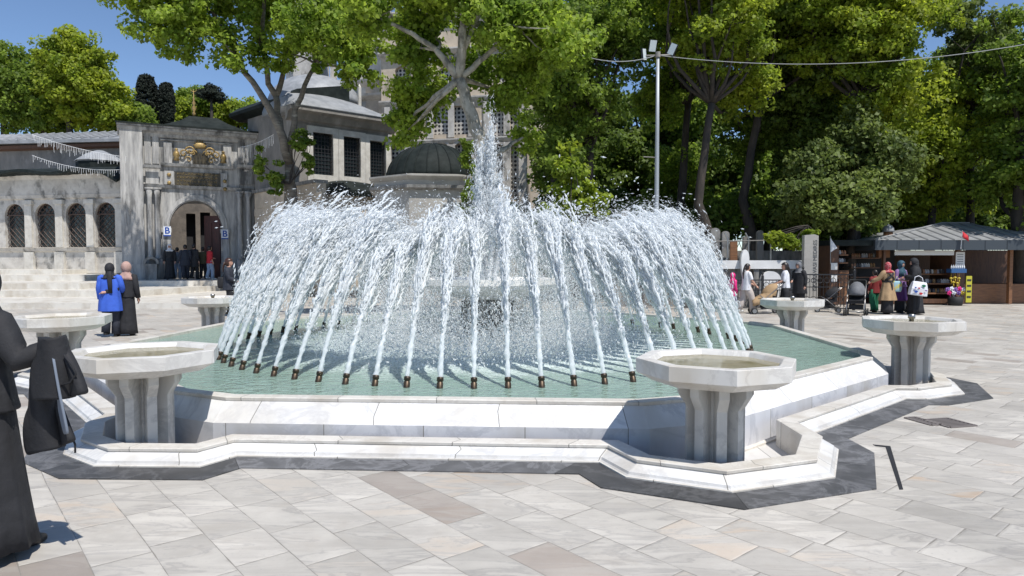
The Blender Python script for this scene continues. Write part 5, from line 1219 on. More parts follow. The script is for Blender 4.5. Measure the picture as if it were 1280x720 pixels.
# the two women by the left bowls: seen from behind
def tail_(b_): b_.tube([(.04, -.12, 1.52), (.06, -.165, 1.42), (.07, -.165, 1.25), (.075, -.165, 1.02)], [.05, .055, .05, .045], 8, sq=(1, .4))
person(Vector((px(137, 15.0), 15.0, 0)), DEG(8), 1.62, 'woman from behind in a long royal blue shirt, black headscarf and dark trousers', ('down', ((.25, .02, 1.15), (.20, .18, 1.0))), .06, (0, 0), 0,
       [('trousers', 'navy_cloth', SK(w=1.15)), ('shoes', 'shoe'), ('coat', 'shirt_blue', SK(hem=.60, flare=.25, waist=.21, name='shirt', fold=.035, sw=1.2)), ('scarf', 'black_cloth', SK(drape=1.38)), ('custom', 'black_cloth', SK(f=tail_, name='scarf_tail'))], .012, width=1.12)
person(Vector((px(157.5, 15.25), 15.25, 0)), DEG(10), 1.64, 'woman in black abaya and dusty pink headscarf, one arm round the woman in blue', (((-.12, -.25, 1.10), (-.31, -.37, 1.03)), 'down'), .03, (DEG(18), 0), 0,
       [('coat', 'black_cloth', SK(hem=.9, flare=.2, waist=.19, name='upper_robe', sw=1.15)), ('skirt', 'black_cloth', SK(hem=.05, flare=.22, name='long_robe', fold=.03)), ('shoes', 'shoe'), ('scarf', 'pink_scarf', SK(drape=1.30, ex=.012, dr=1.05))], .012, hands=((-1, 0, -.1), None))
# woman left of the jets, dark jacket, facing right
person(Vector((px(286, 20.5), 20.5, 0)), DEG(-82), 1.74, 'woman in dark jacket with brown hair walking behind the left edge of the jets', ('back', 'fwd'), .12, (DEG(0), 0), 0,
       [('trousers', 'black_cloth'), ('shoes', 'shoe'), ('coat', 'navy_cloth', SK(hem=.78, flare=.23, waist=.2, name='jacket', sw=1.2)), ('hair', 'hair_brown', SK(tail=.3, ex=.012))], .013, width=1.1)
t = bpy.context  # bag on her back
def blob_bag(name, lb, loc, d, m, rz=0, strap=None, cat='bag'):
    root = thing(name, loc, lb, cat); mb = MB(); x, y, z = d
    rg = []
    for i in range(9):
        f = i / 8; k = (1 - abs(2 * f - 1) ** 3) * .25 + .78
        rg.append([Vector(loc) + Matrix.Rotation(rz, 3, 'Z') @ Vector((x / 2 * k * math.copysign(abs(math.cos(a)) ** .6, math.cos(a)), y / 2 * k * math.copysign(abs(math.sin(a)) ** .6, math.sin(a)), z * (f - .5))) for a in [2 * PI * q / 20 for q in range(20)]])
    mb.loft(rg); mb.build('bag_body', m, root, True)
    if strap: mb = MB(); mb.tube([Vector(loc) + Matrix.Rotation(rz, 3, 'Z') @ Vector(q) for q in strap], .012, 6); mb.build('strap', m, root, True)
    return root
gp = Vector((px(286, 20.5), 20.5, 0))
blob_bag('shoulder_bag', 'black shoulder bag behind the woman in the dark jacket', gp + Vector((-.19, -.04, 1.02)), (.26, .16, .34), M['black_cloth'], 0, [(0, 0, .15), (.12, 0, .35), (.26, 0, .42)])
# people in the gateway
GP = [(212.5, 34.6, 1.80, 200, 'person in long black robe and white cap waiting at the left of the arch', [('coat', 'black_cloth', SK(hem=.9, name='robe', sw=1.3)), ('skirt', 'black_cloth', SK(hem=.05, flare=.24, name='robe_skirt')), ('shoes', 'shoe'), ('scarf', 'white_cloth', SK(drape=1.42))]),
      (222, 35.6, 1.66, 10, 'person in dark top and pale jeans between the black robes in the arch', [('trousers', 'jeans'), ('shoes', 'shoe_white'), ('coat', 'grey_cloth', SK(hem=.86, name='top')), ('hair', 'hair')]),
      (232, 34.6, 1.78, 30, 'stocky person in navy coat with back to us in the arch', [('trousers', 'navy_cloth', SK(w=1.2)), ('shoes', 'shoe'), ('coat', 'navy_cloth', SK(hem=.68, flare=.25, waist=.21, name='coat', sw=1.3)), ('hair', 'hair')]),
      (243, 34.9, 1.82, -20, 'taller dark dressed person at the middle of the arch', [('trousers', 'black_cloth'), ('shoes', 'shoe'), ('coat', 'black_cloth', SK(hem=.6, flare=.24, waist=.2, name='coat', sw=1.2)), ('hair', 'hair')]),
      (254, 35.4, 1.68, 10, 'person in olive jacket just left of the red shirt', [('trousers', 'black_cloth'), ('shoes', 'shoe'), ('coat', 'olive_cloth', SK(hem=.82, name='jacket')), ('hair', 'hair')]),
      (262.5, 34.9, 1.72, -40, 'person in bright red shirt and pale jeans leaving through the arch', [('trousers', 'jeans', SK(w=1.1)), ('shoes', 'shoe_white'), ('coat', 'red_cloth', SK(hem=.82, flare=.2, name='shirt', sleeve=.4)), ('hair', 'hair')])]
for u, Y, h, yw, lb, wr in GP:
    person(Vector((px(u, Y), Y, .70)), DEG(yw), h, lb, ('hold' if u > 250 else 'down', 'down'), .10, (0, 0), 0, wr, .016, width=1.08)
# person at the left edge, mostly outside the photo, holding a black coat
px0 = Vector((-3.01, 3.82, 0))
person(px0, DEG(-20), 1.68, 'person in black at the left edge, close by, one hand raised holding a coat', ('down', ((.30, .02, 1.16), (.41, .13, 1.215))), .1, (DEG(0), 0), 0,
       [('skirt', 'black_cloth', SK(hem=.07, flare=.27, name='long_robe', fold=.06)), ('shoes', 'shoe'), ('coat', 'black_cloth', SK(hem=.86, flare=.215, waist=.18, name='upper_robe', fold=.04, sw=1.2)), ('scarf', 'black_cloth', SK(drape=1.25))], .009, hands=(None, (.95, .2, -.3)))
ct = thing('black_coat', P(88, 445, Y=3.72), 'black coat held up at the left edge, hanging over the hand beside the kerb', 'coat')
def cloth_sheet(pts_px, Y, th, name, m, parent):
    """hanging folded cloth: outline given as seen, with real thickness and folds"""
    mb = MB(); n_ = len(pts_px[0]); rows = []
    for j, row in enumerate(pts_px):
        rows.append([P(u, v, Y=Y + .05 * math.sin(i * 1.5 + j * .4) + .015 * math.sin(i * 3.7)) for i, (u, v) in enumerate(row)])
    vs = [p for r in rows for p in r]; fs = [(j * n_ + i, j * n_ + i + 1, (j + 1) * n_ + i + 1, (j + 1) * n_ + i) for j in range(len(rows) - 1) for i in range(n_ - 1)]
    mb.add(vs, fs); o = mb.build(name, m, parent, True); s1 = o.modifiers.new('a', 'SUBSURF'); s1.levels = s1.render_levels = 2; s2 = o.modifiers.new('b', 'SOLIDIFY'); s2.thickness = th; return o
def rowi(u0, u1, v0, v1, n_=7): return [(u0 + (u1 - u0) * i / (n_ - 1), v0 + (v1 - v0) * i / (n_ - 1)) for i in range(n_)]
cloth_sheet([rowi(54, 77, 420, 424), rowi(50, 87, 434, 434), rowi(49, 96, 452, 450), rowi(49, 104, 470, 468), rowi(50, 109, 486, 482), rowi(52, 112.5, 500, 492)], 3.72, .05, 'coat_shoulder', M['black_cloth'], ct)
cloth_sheet([rowi(38, 70, 470, 480), rowi(36, 78, 500, 505), rowi(36, 86, 528, 525), rowi(38, 92, 550, 541), rowi(42, 97, 568, 551)], 3.80, .04, 'coat_body', M['black_cloth'], ct)
cloth_sheet([rowi(64, 67, 438, 438, 4), rowi(68, 73, 475, 475, 4), rowi(75, 80, 510, 510, 4), rowi(82, 87, 542, 542, 4)], 3.70, .012, 'lining', mat('grey blue lining', (.18, .21, .26), .6), ct)
mb = MB(); mb.tube([P(80, 444, Y=3.66), P(90, 456, Y=3.64), P(95, 468, Y=3.64), P(88, 478, Y=3.65), P(76, 482, Y=3.66)], .006, 6); mb.build('cord', M['black_cloth'], ct, True); mb = MB(); mb.tube([P(91, 548, Y=3.78), P(94, 556, Y=3.78), P(94, 566, Y=3.78)], .006, 6); mb.build('cord', M['black_cloth'], ct, True)

# ------------------------------------------------------------ right side: walkers
def pack(b_): b_.loft([ering(z, a, c_, 0, -.16, 16) for z, a, c_ in ((1.02, .10, .05), (1.1, .13, .08), (1.25, .13, .085), (1.36, .10, .06), (1.39, .05, .03))])
person(Vector((px(933, 21.6), 21.6, 0)), DEG(-78), 1.58, 'walking woman in white T shirt and pale trousers, dark ponytail, left of the pram', ('fwd', 'swing'), .22, (0, 0), .04,
       [('trousers', 'sand_cloth', SK(w=1.35)), ('shoes', 'shoe_white'), ('coat', 'white_cloth', SK(hem=.80, flare=.2, waist=.175, name='t_shirt', sleeve=0)), ('hair', 'hair', SK(tail=.42))], .013)
person(Vector((px(916, 21.9), 21.9, 0)), DEG(-70), 1.28, 'child in hot pink top and lilac trousers half hidden by the jets', ('down', 'down'), .08, (0, 0), 0,
       [('trousers', 'lilac', SK(w=1.2)), ('shoes', 'shoe_white'), ('coat', 'magenta', SK(hem=.72, flare=.23, waist=.2, name='top', sw=1.1)), ('scarf', 'magenta', SK(drape=1.4))], .013)
person(Vector((px(982, 21.7), 21.7, 0)), DEG(75), 1.60, 'woman in white blouse and black trousers behind the pram with the camel blanket', ('push', 'push'), .06, (0, 0), .03,
       [('trousers', 'black_cloth', SK(w=1.15)), ('shoes', 'shoe'), ('coat', 'white_cloth', SK(hem=.86, flare=.2, waist=.18, name='blouse', sleeve=.1)), ('hair', 'hair', SK(ex=.02, tail=.35))], .013)
person(Vector((px(1000, 22.6), 22.6, 0)), DEG(120), 1.62, 'person in dark clothes and red scarf standing close behind the white blouse', ('down', 'hold'), .05, (0, 0), .1,
       [('trousers', 'black_cloth', SK(w=1.2)), ('shoes', 'shoe'), ('coat', 'black_cloth', SK(hem=.62, flare=.27, waist=.22, name='coat', sw=1.2)), ('scarf', 'grey_cloth', SK(drape=1.36))], .013, width=1.1)
def xbelt(b_):
    for sg in (-1, 1): b_.tube([(sg * .15, .02, 1.43), (sg * .08, -.135, 1.34), (-sg * .10, -.145, 1.2), (-sg * .165, -.06, 1.12)], [.035, .042, .042, .035], 8, sq=(1, .35))
    b_.loft([ering(1.05, .185, .14, 0, 0, 24), ering(1.12, .185, .14, 0, 0, 24)]); b_.tube([(0, -.145, 1.08), (.015, -.16, .95), (.01, -.19, .62)], [.03, .034, .02], 8, sq=(1, .4))
person(Vector((px(1110, 21.3), 21.3, 0)), DEG(18), 1.62, 'woman in camel trench coat with crossed black straps and red flowered headscarf', (((-.27, .10, 1.18), (-.42, .28, 1.06)), ((.27, .06, 1.15), (.20, .24, 1.12))), .05, (DEG(-25), 0), 0,
       [('skirt', 'black_cloth', SK(hem=.06, flare=.21, name='skirt', fold=.02, top=.9)), ('shoes', 'shoe'), ('coat', 'tan_cloth', SK(hem=.46, flare=.31, waist=.17, name='trench_coat', fold=.05, sw=1.25)), ('custom', 'black_cloth', SK(f=xbelt, name='crossed_strap')), ('scarf', 'red_scarf', SK(drape=1.42))], .012)
person(Vector((px(1094, 22.0), 22.0, 0)), DEG(10), 1.38, 'child in dark red top and green trousers behind the pram, partly hidden', ('down', 'down'), .05, (0, 0), 0,
       [('trousers', 'green_cloth', SK(w=1.35)), ('shoes', 'shoe'), ('coat', 'dark_red', SK(hem=.78, flare=.2, name='top')), ('hair', 'hair')], .013)
person(Vector((px(1126, 21.9), 21.9, 0)), DEG(-160), 1.66, 'woman in blue patterned headscarf and purple skirt facing the woman in the camel coat', ('hold', 'hold'), .03, (0, 0), 0,
       [('skirt', 'purple_cloth', SK(hem=.4, flare=.23, name='skirt')), ('skirt', 'black_cloth', SK(hem=.06, flare=.2, name='underskirt', top=.6)), ('shoes', 'shoe'), ('coat', 'lilac', SK(hem=.86, name='blouse', sleeve=.3)), ('scarf', 'teal_scarf', SK(drape=1.2, ex=.01, dr=1.05))], .013)
person(Vector((px(1145, 21.3), 21.3, 0)), DEG(60), 1.74, 'woman in full black robe and veil carrying the large white bag', (((-.26, .05, 1.15), (-.20, .28, 1.14)), ((.24, -.02, 1.14), (.24, .04, .92))), .03, (DEG(10), DEG(8)), .06,
       [('coat', 'black_cloth', SK(hem=.9, flare=.22, waist=.21, name='upper_robe', sw=1.6, fold=.05)), ('skirt', 'black_cloth', SK(hem=.04, flare=.30, name='long_robe', fold=.07)), ('shoes', 'shoe'), ('hood', 'black_cloth', SK(drape=1.08, dr=1.2))], .013, width=1.15)
bg = P(1148, 361, Y=20.9)
bag = thing('shopping_bag', bg, 'large white shopping bag with blue, red and green blots on the black robe', 'bag')
mb = MB(Matrix.Translation(bg) @ Matrix.Rotation(DEG(8), 4, 'Y'))
mb.loft([[(x * k, y * q, z) for x, y in ((-.25, -.07), (0, -.10), (.25, -.07), (.25, .07), (0, .10), (-.25, .07))] for z, k, q in ((-.21, 1.0, .9), (-.19, 1.05, 1.0), (0, 1.0, 1.2), (.17, .86, .7), (.22, .80, .3))]); mb.build('bag_body', M['white_cloth'], bag)
for (x, z, r_, m_) in ((-.13, -.10, .055, 'blue_paint'), (.03, -.14, .05, 'red_cloth'), (.08, .10, .06, 'green_cloth'), (-.05, .02, .03, 'red_cloth'), (-.16, .02, .03, 'blue_paint'), (.17, -.03, .03, 'violet')):
    mb = MB(Matrix.Translation(bg) @ Matrix.Rotation(DEG(8), 4, 'Y')); mb.plate([(x + r_ * (1 + .3 * math.sin(3 * a)) * math.cos(a), z + r_ * .7 * math.sin(a)) for a in [2 * PI * i / 14 for i in range(14)]], -.128, -.118); mb.build('printed_blot', M[m_], bag)
mb = MB(); mb.tube([bg + Vector((-.15, -.02, .18)), bg + Vector((-.10, .02, .36)), bg + Vector((.02, .03, .40)), bg + Vector((.12, .02, .34)), bg + Vector((.14, -.02, .18))], .012, 6); mb.build('handle', M['white_cloth'], bag, True)
blob_bag('tote_bag', 'small pale blue and yellow bag between the camel coat and the purple skirt', P(1121, 358, Y=21.4), (.30, .14, .34), mat('pale blue bag with yellow', (.30, .48, .55), .7, (.55, .5, .15), 7, lo=.5, hi=.55), 0, [(-.08, 0, .15), (0, 0, .32), (.08, 0, .15)])

# ------------------------------------------------------------ prams
def stroller(loc, rz, label, hood, cover=None, s=1.):
    root = thing('pram', loc, label, 'pram', local=True, rz=rz)
    fr = M['steel']
    mb = MB(); 
    for sg in (-1, 1):
        x = sg * .24 * s
        mb.tube([(x, .42 * s, .12 * s), (x, .1 * s, .48 * s), (x, -.30 * s, .86 * s), (x, -.48 * s, 1.02 * s)], .014 * s, 7); mb.tube([(x, -.36 * s, .12 * s), (x, 0, .45 * s), (x, .25 * s, .62 * s)], .014 * s, 7); mb.tube([(x, -.36 * s, .14 * s), (x, .42 * s, .14 * s)], .010 * s, 6)
    mb.tube([(-.24 * s, -.36 * s, .16 * s), (.24 * s, -.36 * s, .16 * s)], .012 * s, 6); mb.tube([(-.24 * s, .42 * s, .14 * s), (.24 * s, .42 * s, .14 * s)], .012 * s, 6)
    mb.build('frame', fr, root, True)
    mb = MB(); mb.tube([(-.24 * s, -.48 * s, 1.02 * s), (-.20 * s, -.54 * s, 1.05 * s), (.20 * s, -.54 * s, 1.05 * s), (.24 * s, -.48 * s, 1.02 * s)], .02 * s, 8); mb.build('handlebar', M['tyre'], root, True)
    for x in (-.27, .27):
        for y in (-.36, .42):
            for dx in (-.03, .03):
                mb = MB(Matrix.Translation(((x + dx) * s, y * s, .10 * s)) @ Matrix.Rotation(PI / 2, 4, 'Y')); mb.lathe([(.07 * s, -.018 * s), (.098 * s, -.018 * s), (.104 * s, 0), (.098 * s, .018 * s), (.07 * s, .018 * s)], 18, cap=False); w_ = mb.build('wheel', M['tyre'], root, True)
                mb = MB(Matrix.Translation(((x + dx) * s, y * s, .10 * s)) @ Matrix.Rotation(PI / 2, 4, 'Y')); mb.lathe([(.001, -.012 * s), (.072 * s, -.012 * s), (.072 * s, .012 * s), (.001, .012 * s)], 14); mb.build('rim', M['steel'], w_)
    mb = MB(); sec = [(-.34, .80), (-.28, .44), (-.05, .34), (.24, .36), (.27, .46), (.0, .47), (-.16, .55), (-.24, .82)]; k = len(sec)
    vs = [(-.21 * s, y * s, z * s) for y, z in sec] + [(.21 * s, y * s, z * s) for y, z in sec]; mb.add(vs, [tuple(range(k)), tuple(range(k, 2 * k))[::-1]] + [((i + 1) % k, i, k + i, k + (i + 1) % k) for i in range(k)]); mb.build('seat', M['black_cloth'], root)
    mb = MB(); rg = []
    for i in range(9):
        a = -.2 + 1.75 * i / 8; rg.append([(.235 * s * math.cos(PI * j / 10), (-.26 + .40 * math.sin(PI * j / 10) * math.sin(a) * 1.0) * s, (.60 + (.40 * math.cos(a) * math.sin(PI * j / 10) ** .8)) * s) for j in range(11)])
    mb.loft(rg, cap=False, close=False); o = mb.build('hood', hood, root, True); sd_ = o.modifiers.new('s', 'SOLIDIFY'); sd_.thickness = .012
    mb = MB(); mb.box((0, -.05 * s, .25 * s), (.38 * s, .42 * s, .14 * s)); mb.build('basket', M['tyre'], root)
    if cover:
        mb = MB(); rg = []
        for i in range(8): 
            f = i / 7; rg.append([(.25 * s * math.cos(PI * j / 8) * (1 + .05 * math.sin(j * 2 + i)), (-.15 + .62 * f) * s, (.42 + .42 * math.sin(PI * j / 8) ** .6 * (1 - f * .55) - .16 * f) * s) for j in range(9)])
        mb.loft(rg, cap=False, close=False); o = mb.build('blanket', cover, root, True); sd_ = o.modifiers.new('s', 'SOLIDIFY'); sd_.thickness = .014
    return root
stroller(Vector((px(958, 21.5), 21.5, 0)), DEG(82), 'pram covered by a camel blanket pushed by the woman in the white blouse', M['tan_cloth'], M['tan_cloth'], .95)
stroller(Vector((px(1071, 20.9), 20.9, 0)), DEG(150), 'grey hooded pram at the hand of the woman in the camel coat', M['grey_cloth'], None, 1.02)
stroller(Vector((px(1036, 22.2), 22.2, 0)), DEG(70), 'black folded looking pram parked left of the grey hooded one', M['black_cloth'], None, .8)

M['white_stone'] = mat('white marble', (.82, .81, .79), .55, (.66, .65, .63), 1.5, 6)
# ------------------------------------------------------------ cemetery edge: wall, stones, railings
t = thing('cemetery_wall', (px(950, 24.6), 24.6, 0), 'low dark wall with white marble rail between jets and tall gravestone', 'wall')
xa, xb = px(760, 24.6), px(1004, 24.6); zr0, zr1 = pz(336, 24.6), pz(325.5, 24.6)
mb = MB(); mb.bb(xa, xb, 24.5, 24.85, zr0, zr1); mb.build('marble_rail', M['white_stone'], t)
mb = MB(); mb.bb(xa, xb, 24.75, 24.95, 0, zr0); mb.build('dark_panel', M['gate_dark'], t)
for u in (800, 860, 905, 945, 990): mb = MB(); x = px(u, 24.6); mb.bb(x - .09, x + .09, 24.55, 24.748, 0, zr0 - .001); mb.build('post', M['gate_dark'], t)
def iron_fence(x0, x1, y, z1, lb, panel=1.3, z0=.05):
    t = thing('iron_fence', ((x0 + x1) / 2, y, 0), lb, 'fence'); n_ = max(1, round((x1 - x0) / panel)); w_ = (x1 - x0) / n_
    for i in range(n_ + 1): mb = MB(); x = x0 + w_ * i; mb.box((x, y, (z1 + .1) / 2), (.07, .07, z1 + .1)); mb.lathe([(.05, 0), (.02, .04), (.045, .09), (.005, .15)], 8, (x, y, z1 + .1)); mb.build('post', M['iron'], t)
    for i in range(n_):
        a = x0 + w_ * i; mb = MB(); mb.bb(a, a + w_, y - .015, y + .015, z1 - .06, z1 - .02); mb.bb(a, a + w_, y - .015, y + .015, z0, z0 + .04); mb.bb(a, a + w_, y - .015, y + .015, z1 * .62, z1 * .62 + .03)
        nb_ = int(w_ / .11)
        for k in range(1, nb_): x = a + w_ * k / nb_; mb.tube([(x, y, z0), (x, y, z1 - .03)], .009, 5)
        for k in range(int(w_ / .22)):
            for zc_, r_ in ((z1 * .81, .085), (z1 * .3, .10), (z1 * .14, .06)):
                cx_ = a + .13 + .22 * k; mb.tube([(cx_ + r_ * math.cos(b_), y - .012, zc_ + r_ * math.sin(b_)) for b_ in [2 * PI * q / 12 for q in range(13)]], .011, 5, cap=False)
        mb.build('railing', M['iron'], t)
iron_fence(px(850, 23.4), px(1005, 23.4), 23.4, 1.05, 'black scrolled iron railing along the white rail, behind the walkers')
iron_fence(px(1004, 22.9), px(1068, 22.9), 22.9, 1.25, 'black scrolled iron railing between the tall gravestone and the camel coat')
t = thing('wire_fence', (px(945, 25.4), 25.4, 0), 'thin metal posts and rail fence on top of the cemetery wall', 'fence')
mb = MB(); mb.tube([(px(880, 25.4), 25.4, pz(302, 25.4)), (px(985, 25.4), 25.4, pz(300, 25.4))], .025, 6); mb.build('rail', M['grey_wall'], t)
for u in (909, 935, 963): mb = MB(); mb.tube([(px(u, 25.4), 25.4, 1.0), (px(u, 25.4), 25.4, pz(298, 25.4)), (px(u - 4, 25.4), 25.4, pz(291, 25.4))], .03, 6); mb.build('post', M['steel'], t)
def stone(name, u, v0, v1, w_, Y, kind, lb, m='white_stone', th=.16):
    x = px(u, Y); z1 = pz(v0, Y); z0 = 0 if v1 is None else pz(v1, Y); hw = w_ / F * Y / 2; mb = MB()
    if kind == 'flat': pts = [(x - hw, z0), (x + hw * 1.05, z0), (x + hw, z1), (x - hw * .9, z1 - .03)]
    elif kind == 'oval': pts = [(x + hw * (.75 + .25 * math.sin(a)) * math.cos(a), (z0 + z1) / 2 + (z1 - z0) / 2 * math.sin(a)) for a in [2 * PI * i / 24 for i in range(24)]]
    else: pts = [(x - hw, z0), (x + hw, z0)] + [(x + hw * math.cos(PI * i / 14), z1 - hw * .9 + hw * .9 * math.sin(PI * i / 14)) for i in range(15)]
    mb.plate(pts, Y - th / 2, Y + th / 2); o = mb.build(name, M[m], None, loc=(x, Y, z0)); tag(o, lb, 'gravestone'); return o
tg = thing('gravestone', (px(1012, 24.0), 24.0, 0), 'tallest pale gravestone pillar with vertical carved lettering beside the timber stall', 'gravestone')
mb = MB(); x = px(1012, 24.0); z1 = pz(293, 24.0); mb.plate([(x - .25, 0), (x + .26, 0), (x + .25, z1 - .05), (x + .1, z1), (x - .24, z1 - .03)], 23.9, 24.1); mb.build('slab', M['kiosk_stone'], tg)
cu = bpy.data.curves.new('l', 'FONT'); cu.body = 'ISKARAVASI MEDIRES'; cu.size = .19; cu.extrude = .004
ob = bpy.data.objects.new('l', cu); C.objects.link(ob); me = bpy.data.meshes.new_from_object(ob.evaluated_get(bpy.context.evaluated_depsgraph_get())); C.objects.unlink(ob)
me.materials.clear(); me.materials.append(mat('dark incised lettering', (.10, .10, .10), .8)); lo = bpy.data.objects.new('lettering', me); C.objects.link(lo); lo.parent = tg
lo.matrix_local = Matrix.Translation((.20, -.106, .62)) @ Matrix.Rotation(PI / 2, 4, 'X') @ Matrix.Rotation(PI / 2, 4, 'Z')
stone('gravestone', 930.5, 312, 350, 13, 24.35, 'oval', 'narrow white oval gravestone rising above the white rail, over the walking woman')
stone('gravestone', 963, 339, None, 25, 24.3, 'round', 'round topped white gravestone behind the pram with the blanket')
stone('gravestone', 877, 265, None, 9, 27, 'flat', 'grey stone pillar just right of the jets, against the trees', 'grey_wall')
stone('gravestone', 893, 285, None, 12, 26.5, 'round', 'weathered dark headstone right of the grey stone pillar', 'gate_dark')
stone('gravestone', 906, 289, None, 9, 26.4, 'round', 'small capped headstone left of the thin metal posts', 'gate_dark')
stone('gravestone', 949, 288, None, 8, 28, 'round', 'narrow headstone in the shade between the thin metal posts', 'grey_wall')
stone('gravestone', 932, 295, None, 9, 28.5, 'flat', 'low grey headstone in the shade above the oval white one', 'grey_wall')
stone('gravestone', 781, 262, None, 9, 27, 'flat', 'grey stone pillar seen through the right half of the jets', 'grey_wall')
mb = MB(); mb.bb(px(912, 26), px(921, 26), 25.95, 26.05, 0, pz(302, 26)); o = mb.build('wooden_board', M['wood_light'], None, loc=(px(916, 26), 26, 0)); tag(o, 'upright reddish brown board left of the oval gravestone', 'board')
mb = MB(); mb.bb(px(640, 30), px(1400, 30), 29.5, 62, -.02, .9); o = mb.build('cemetery_ground', mat('dark earth', (.045, .04, .03), .9, (.03, .045, .02), .8), loc=(0, 0, 0)); tag(o, kind='structure')  # dark soil bed behind the fence
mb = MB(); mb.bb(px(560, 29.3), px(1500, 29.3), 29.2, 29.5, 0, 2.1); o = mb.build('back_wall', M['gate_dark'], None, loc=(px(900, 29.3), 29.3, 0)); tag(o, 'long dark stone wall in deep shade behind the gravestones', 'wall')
# undergrowth
for i, (u, v, Y, ru, rv) in enumerate([(700, 300, 28, 60, 34), (800, 285, 30.5, 60, 34), (870, 292, 31, 40, 26), (930, 270, 31, 45, 24), (1000, 275, 30, 45, 26), (1050, 285, 29, 40, 22), (1130, 270, 33, 60, 22), (1240, 275, 33, 70, 26), (640, 290, 30, 40, 34), (900, 268, 36, 60, 34), (985, 262, 36, 60, 34), (1080, 262, 37, 70, 34), (830, 262, 36, 60, 40), (750, 262, 36, 60, 40), (1180, 262, 38, 70, 30)]):
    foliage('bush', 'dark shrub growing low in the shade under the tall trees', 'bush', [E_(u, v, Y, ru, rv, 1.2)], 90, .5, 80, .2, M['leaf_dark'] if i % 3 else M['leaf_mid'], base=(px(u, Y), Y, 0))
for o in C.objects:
    if o.name.startswith('bush') and 'dark shrub' in o.get('label', ''): o['group'] = 'dark shrubs under the tall trees'

# ------------------------------------------------------------ timber stall and metal roofed shop
Y0 = 26.0
st = thing('timber_stall', (px(1062, Y0), Y0, 0), 'open brown timber stall with shelves left of the metal roofed shop', 'stall')
def pb(u0, u1, v0, v1, ya, yb, nm, m, par): mb = MB(); Yc = ya; mb.bb(px(u0, Yc), px(u1, Yc), ya, yb, pz(v1, Yc), pz(v0, Yc)); return mb.build(nm, M[m], par)
pb(1037, 1048, 306, 382, 25.6, 26.6, 'cupboard', 'wood', st); pb(1049, 1061, 338, 382, 25.8, 26.6, 'cupboard', 'wood_light', st)
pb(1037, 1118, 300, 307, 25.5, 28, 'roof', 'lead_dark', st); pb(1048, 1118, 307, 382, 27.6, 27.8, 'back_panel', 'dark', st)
for v in (318, 328, 340): pb(1049, 1060, v, v + 1.5, 25.7, 26.5, 'shelf', 'wood_light', st)
pb(1098, 1112, 308, 322, 26.4, 26.6, 'sign_board', 'wood_light', st)
for v in (322, 334, 346): pb(1064, 1100, v, v + 1.4, 26.6, 27.3, 'shelf', 'wood', st)
for k, (u, v) in enumerate(((1042.5, 333), (1043, 348))):
    mb = MB(); x, z = px(u, 25.58), pz(v, 25.58); mb.box((x, 25.58, z), (.24, .012, .26 - .02 * k)); o = mb.build('paper_notice', M['paper'], None, loc=(x, 25.58, z)); tag(o, ['upper white paper notice on the timber stall side', 'lower white paper notice on the timber stall side'][k], 'notice')
cy_ = thing('roof_vent', (px(1109, 27), 27, pz(303, 27)), 'brown cylinder with grey domed cap on the stall roof, left of the metal roof', 'vent')
mb = MB(); mb.lathe([(.17, 0), (.17, .45)], 14, (px(1109, 27), 27, pz(304, 27))); mb.build('drum', M['wood_light'], cy_, True)
mb = MB(); mb.lathe([(.22, .45), (.22, .5), (.19, .62), (.11, .70), (.02, .74), (.02, .80)], 14, (px(1109, 27), 27, pz(304, 27))); mb.build('cap', M['lead'], cy_, True)
sh = thing('market_shop', (px(1180, 27), 27, 0), 'dark timber shop with seamed grey metal hip roof at the right edge', 'shop')
ya, yb = 25.4, 31.0; ze, zf = pz(307, ya), pz(300, ya); xl, xr = px(1093, ya), px(1340, ya)
mb = MB(); ridge_z = pz(279, 28); ry_ = 28.2; xrl, xrr = px(1176, ry_), xr - 2
V0 = [(xl, ya, zf), (xr, ya, zf), (xr, yb, zf), (xl, yb, zf), (xrl, ry_, ridge_z), (xrr, ry_, ridge_z)]
mb.add(V0, [(0, 1, 5, 4), (1, 2, 5), (2, 3, 4, 5), (3, 0, 4)])
for i in range(1, 15):
    f = i / 15; a = Vector((xl + (xr - xl) * f, ya, zf + .015)); x_t = a.x; t_ = 1.0
    if a.x < xrl: t_ = (a.x - xl) / (xrl - xl)
    if a.x > xrr: t_ = (xr - a.x) / (xr - xrr)
    b_ = Vector((a.x + .0, ya + (ry_ - ya) * t_, zf + .015 + (ridge_z - zf) * t_)); mb.tube([a, b_], .028, 4)
mb.tube([(xl, ya, zf + .02), (xrl, ry_, ridge_z + .02)], .035, 4); mb.tube([(xrl, ry_, ridge_z + .02), (xrr, ry_, ridge_z + .02)], .035, 4)
mb.build('roof', M['roof_metal'] if 'roof_metal' in M else mat('grey seamed roof metal', (.30, .305, .31), .5, (.22, .225, .23), 2), sh)
mb = MB(); mb.bb(xl - .02, xr, ya - .03, ya + .05, pz(312.5, ya), zf - .005); mb.bb(xl - .02, xl + .06, ya + .051, yb, pz(312.5, ya), zf - .005)
x = xl
while x < xr: mb.bb(x - .015, x + .015, ya - .045, ya - .031, pz(312, ya), zf - .01); x += .82
mb.build('fascia', mat('dark blue grey fascia', (.045, .055, .065), .5), sh)
pb(1118, 1192, 313, 319, 25.75, 25.8, 'valance', 'paper', sh)
pb(1100, 1336, 313, 384, 28.7, 28.8, 'back_wall', 'wood', sh); pb(1104, 1107, 313, 380, 25.9, 26.05, 'post', 'wood', sh); pb(1196, 1200, 310, 380, 25.9, 26.05, 'post', 'wood_light', sh); pb(1262, 1266, 310, 380, 25.9, 26.05, 'post', 'wood_light', sh)
pb(1100, 1196, 374, 381, 26.0, 27.6, 'plinth', 'wood', sh); pb(1196, 1340, 355, 381, 26.4, 27.6, 'counter', 'wood_light', sh)
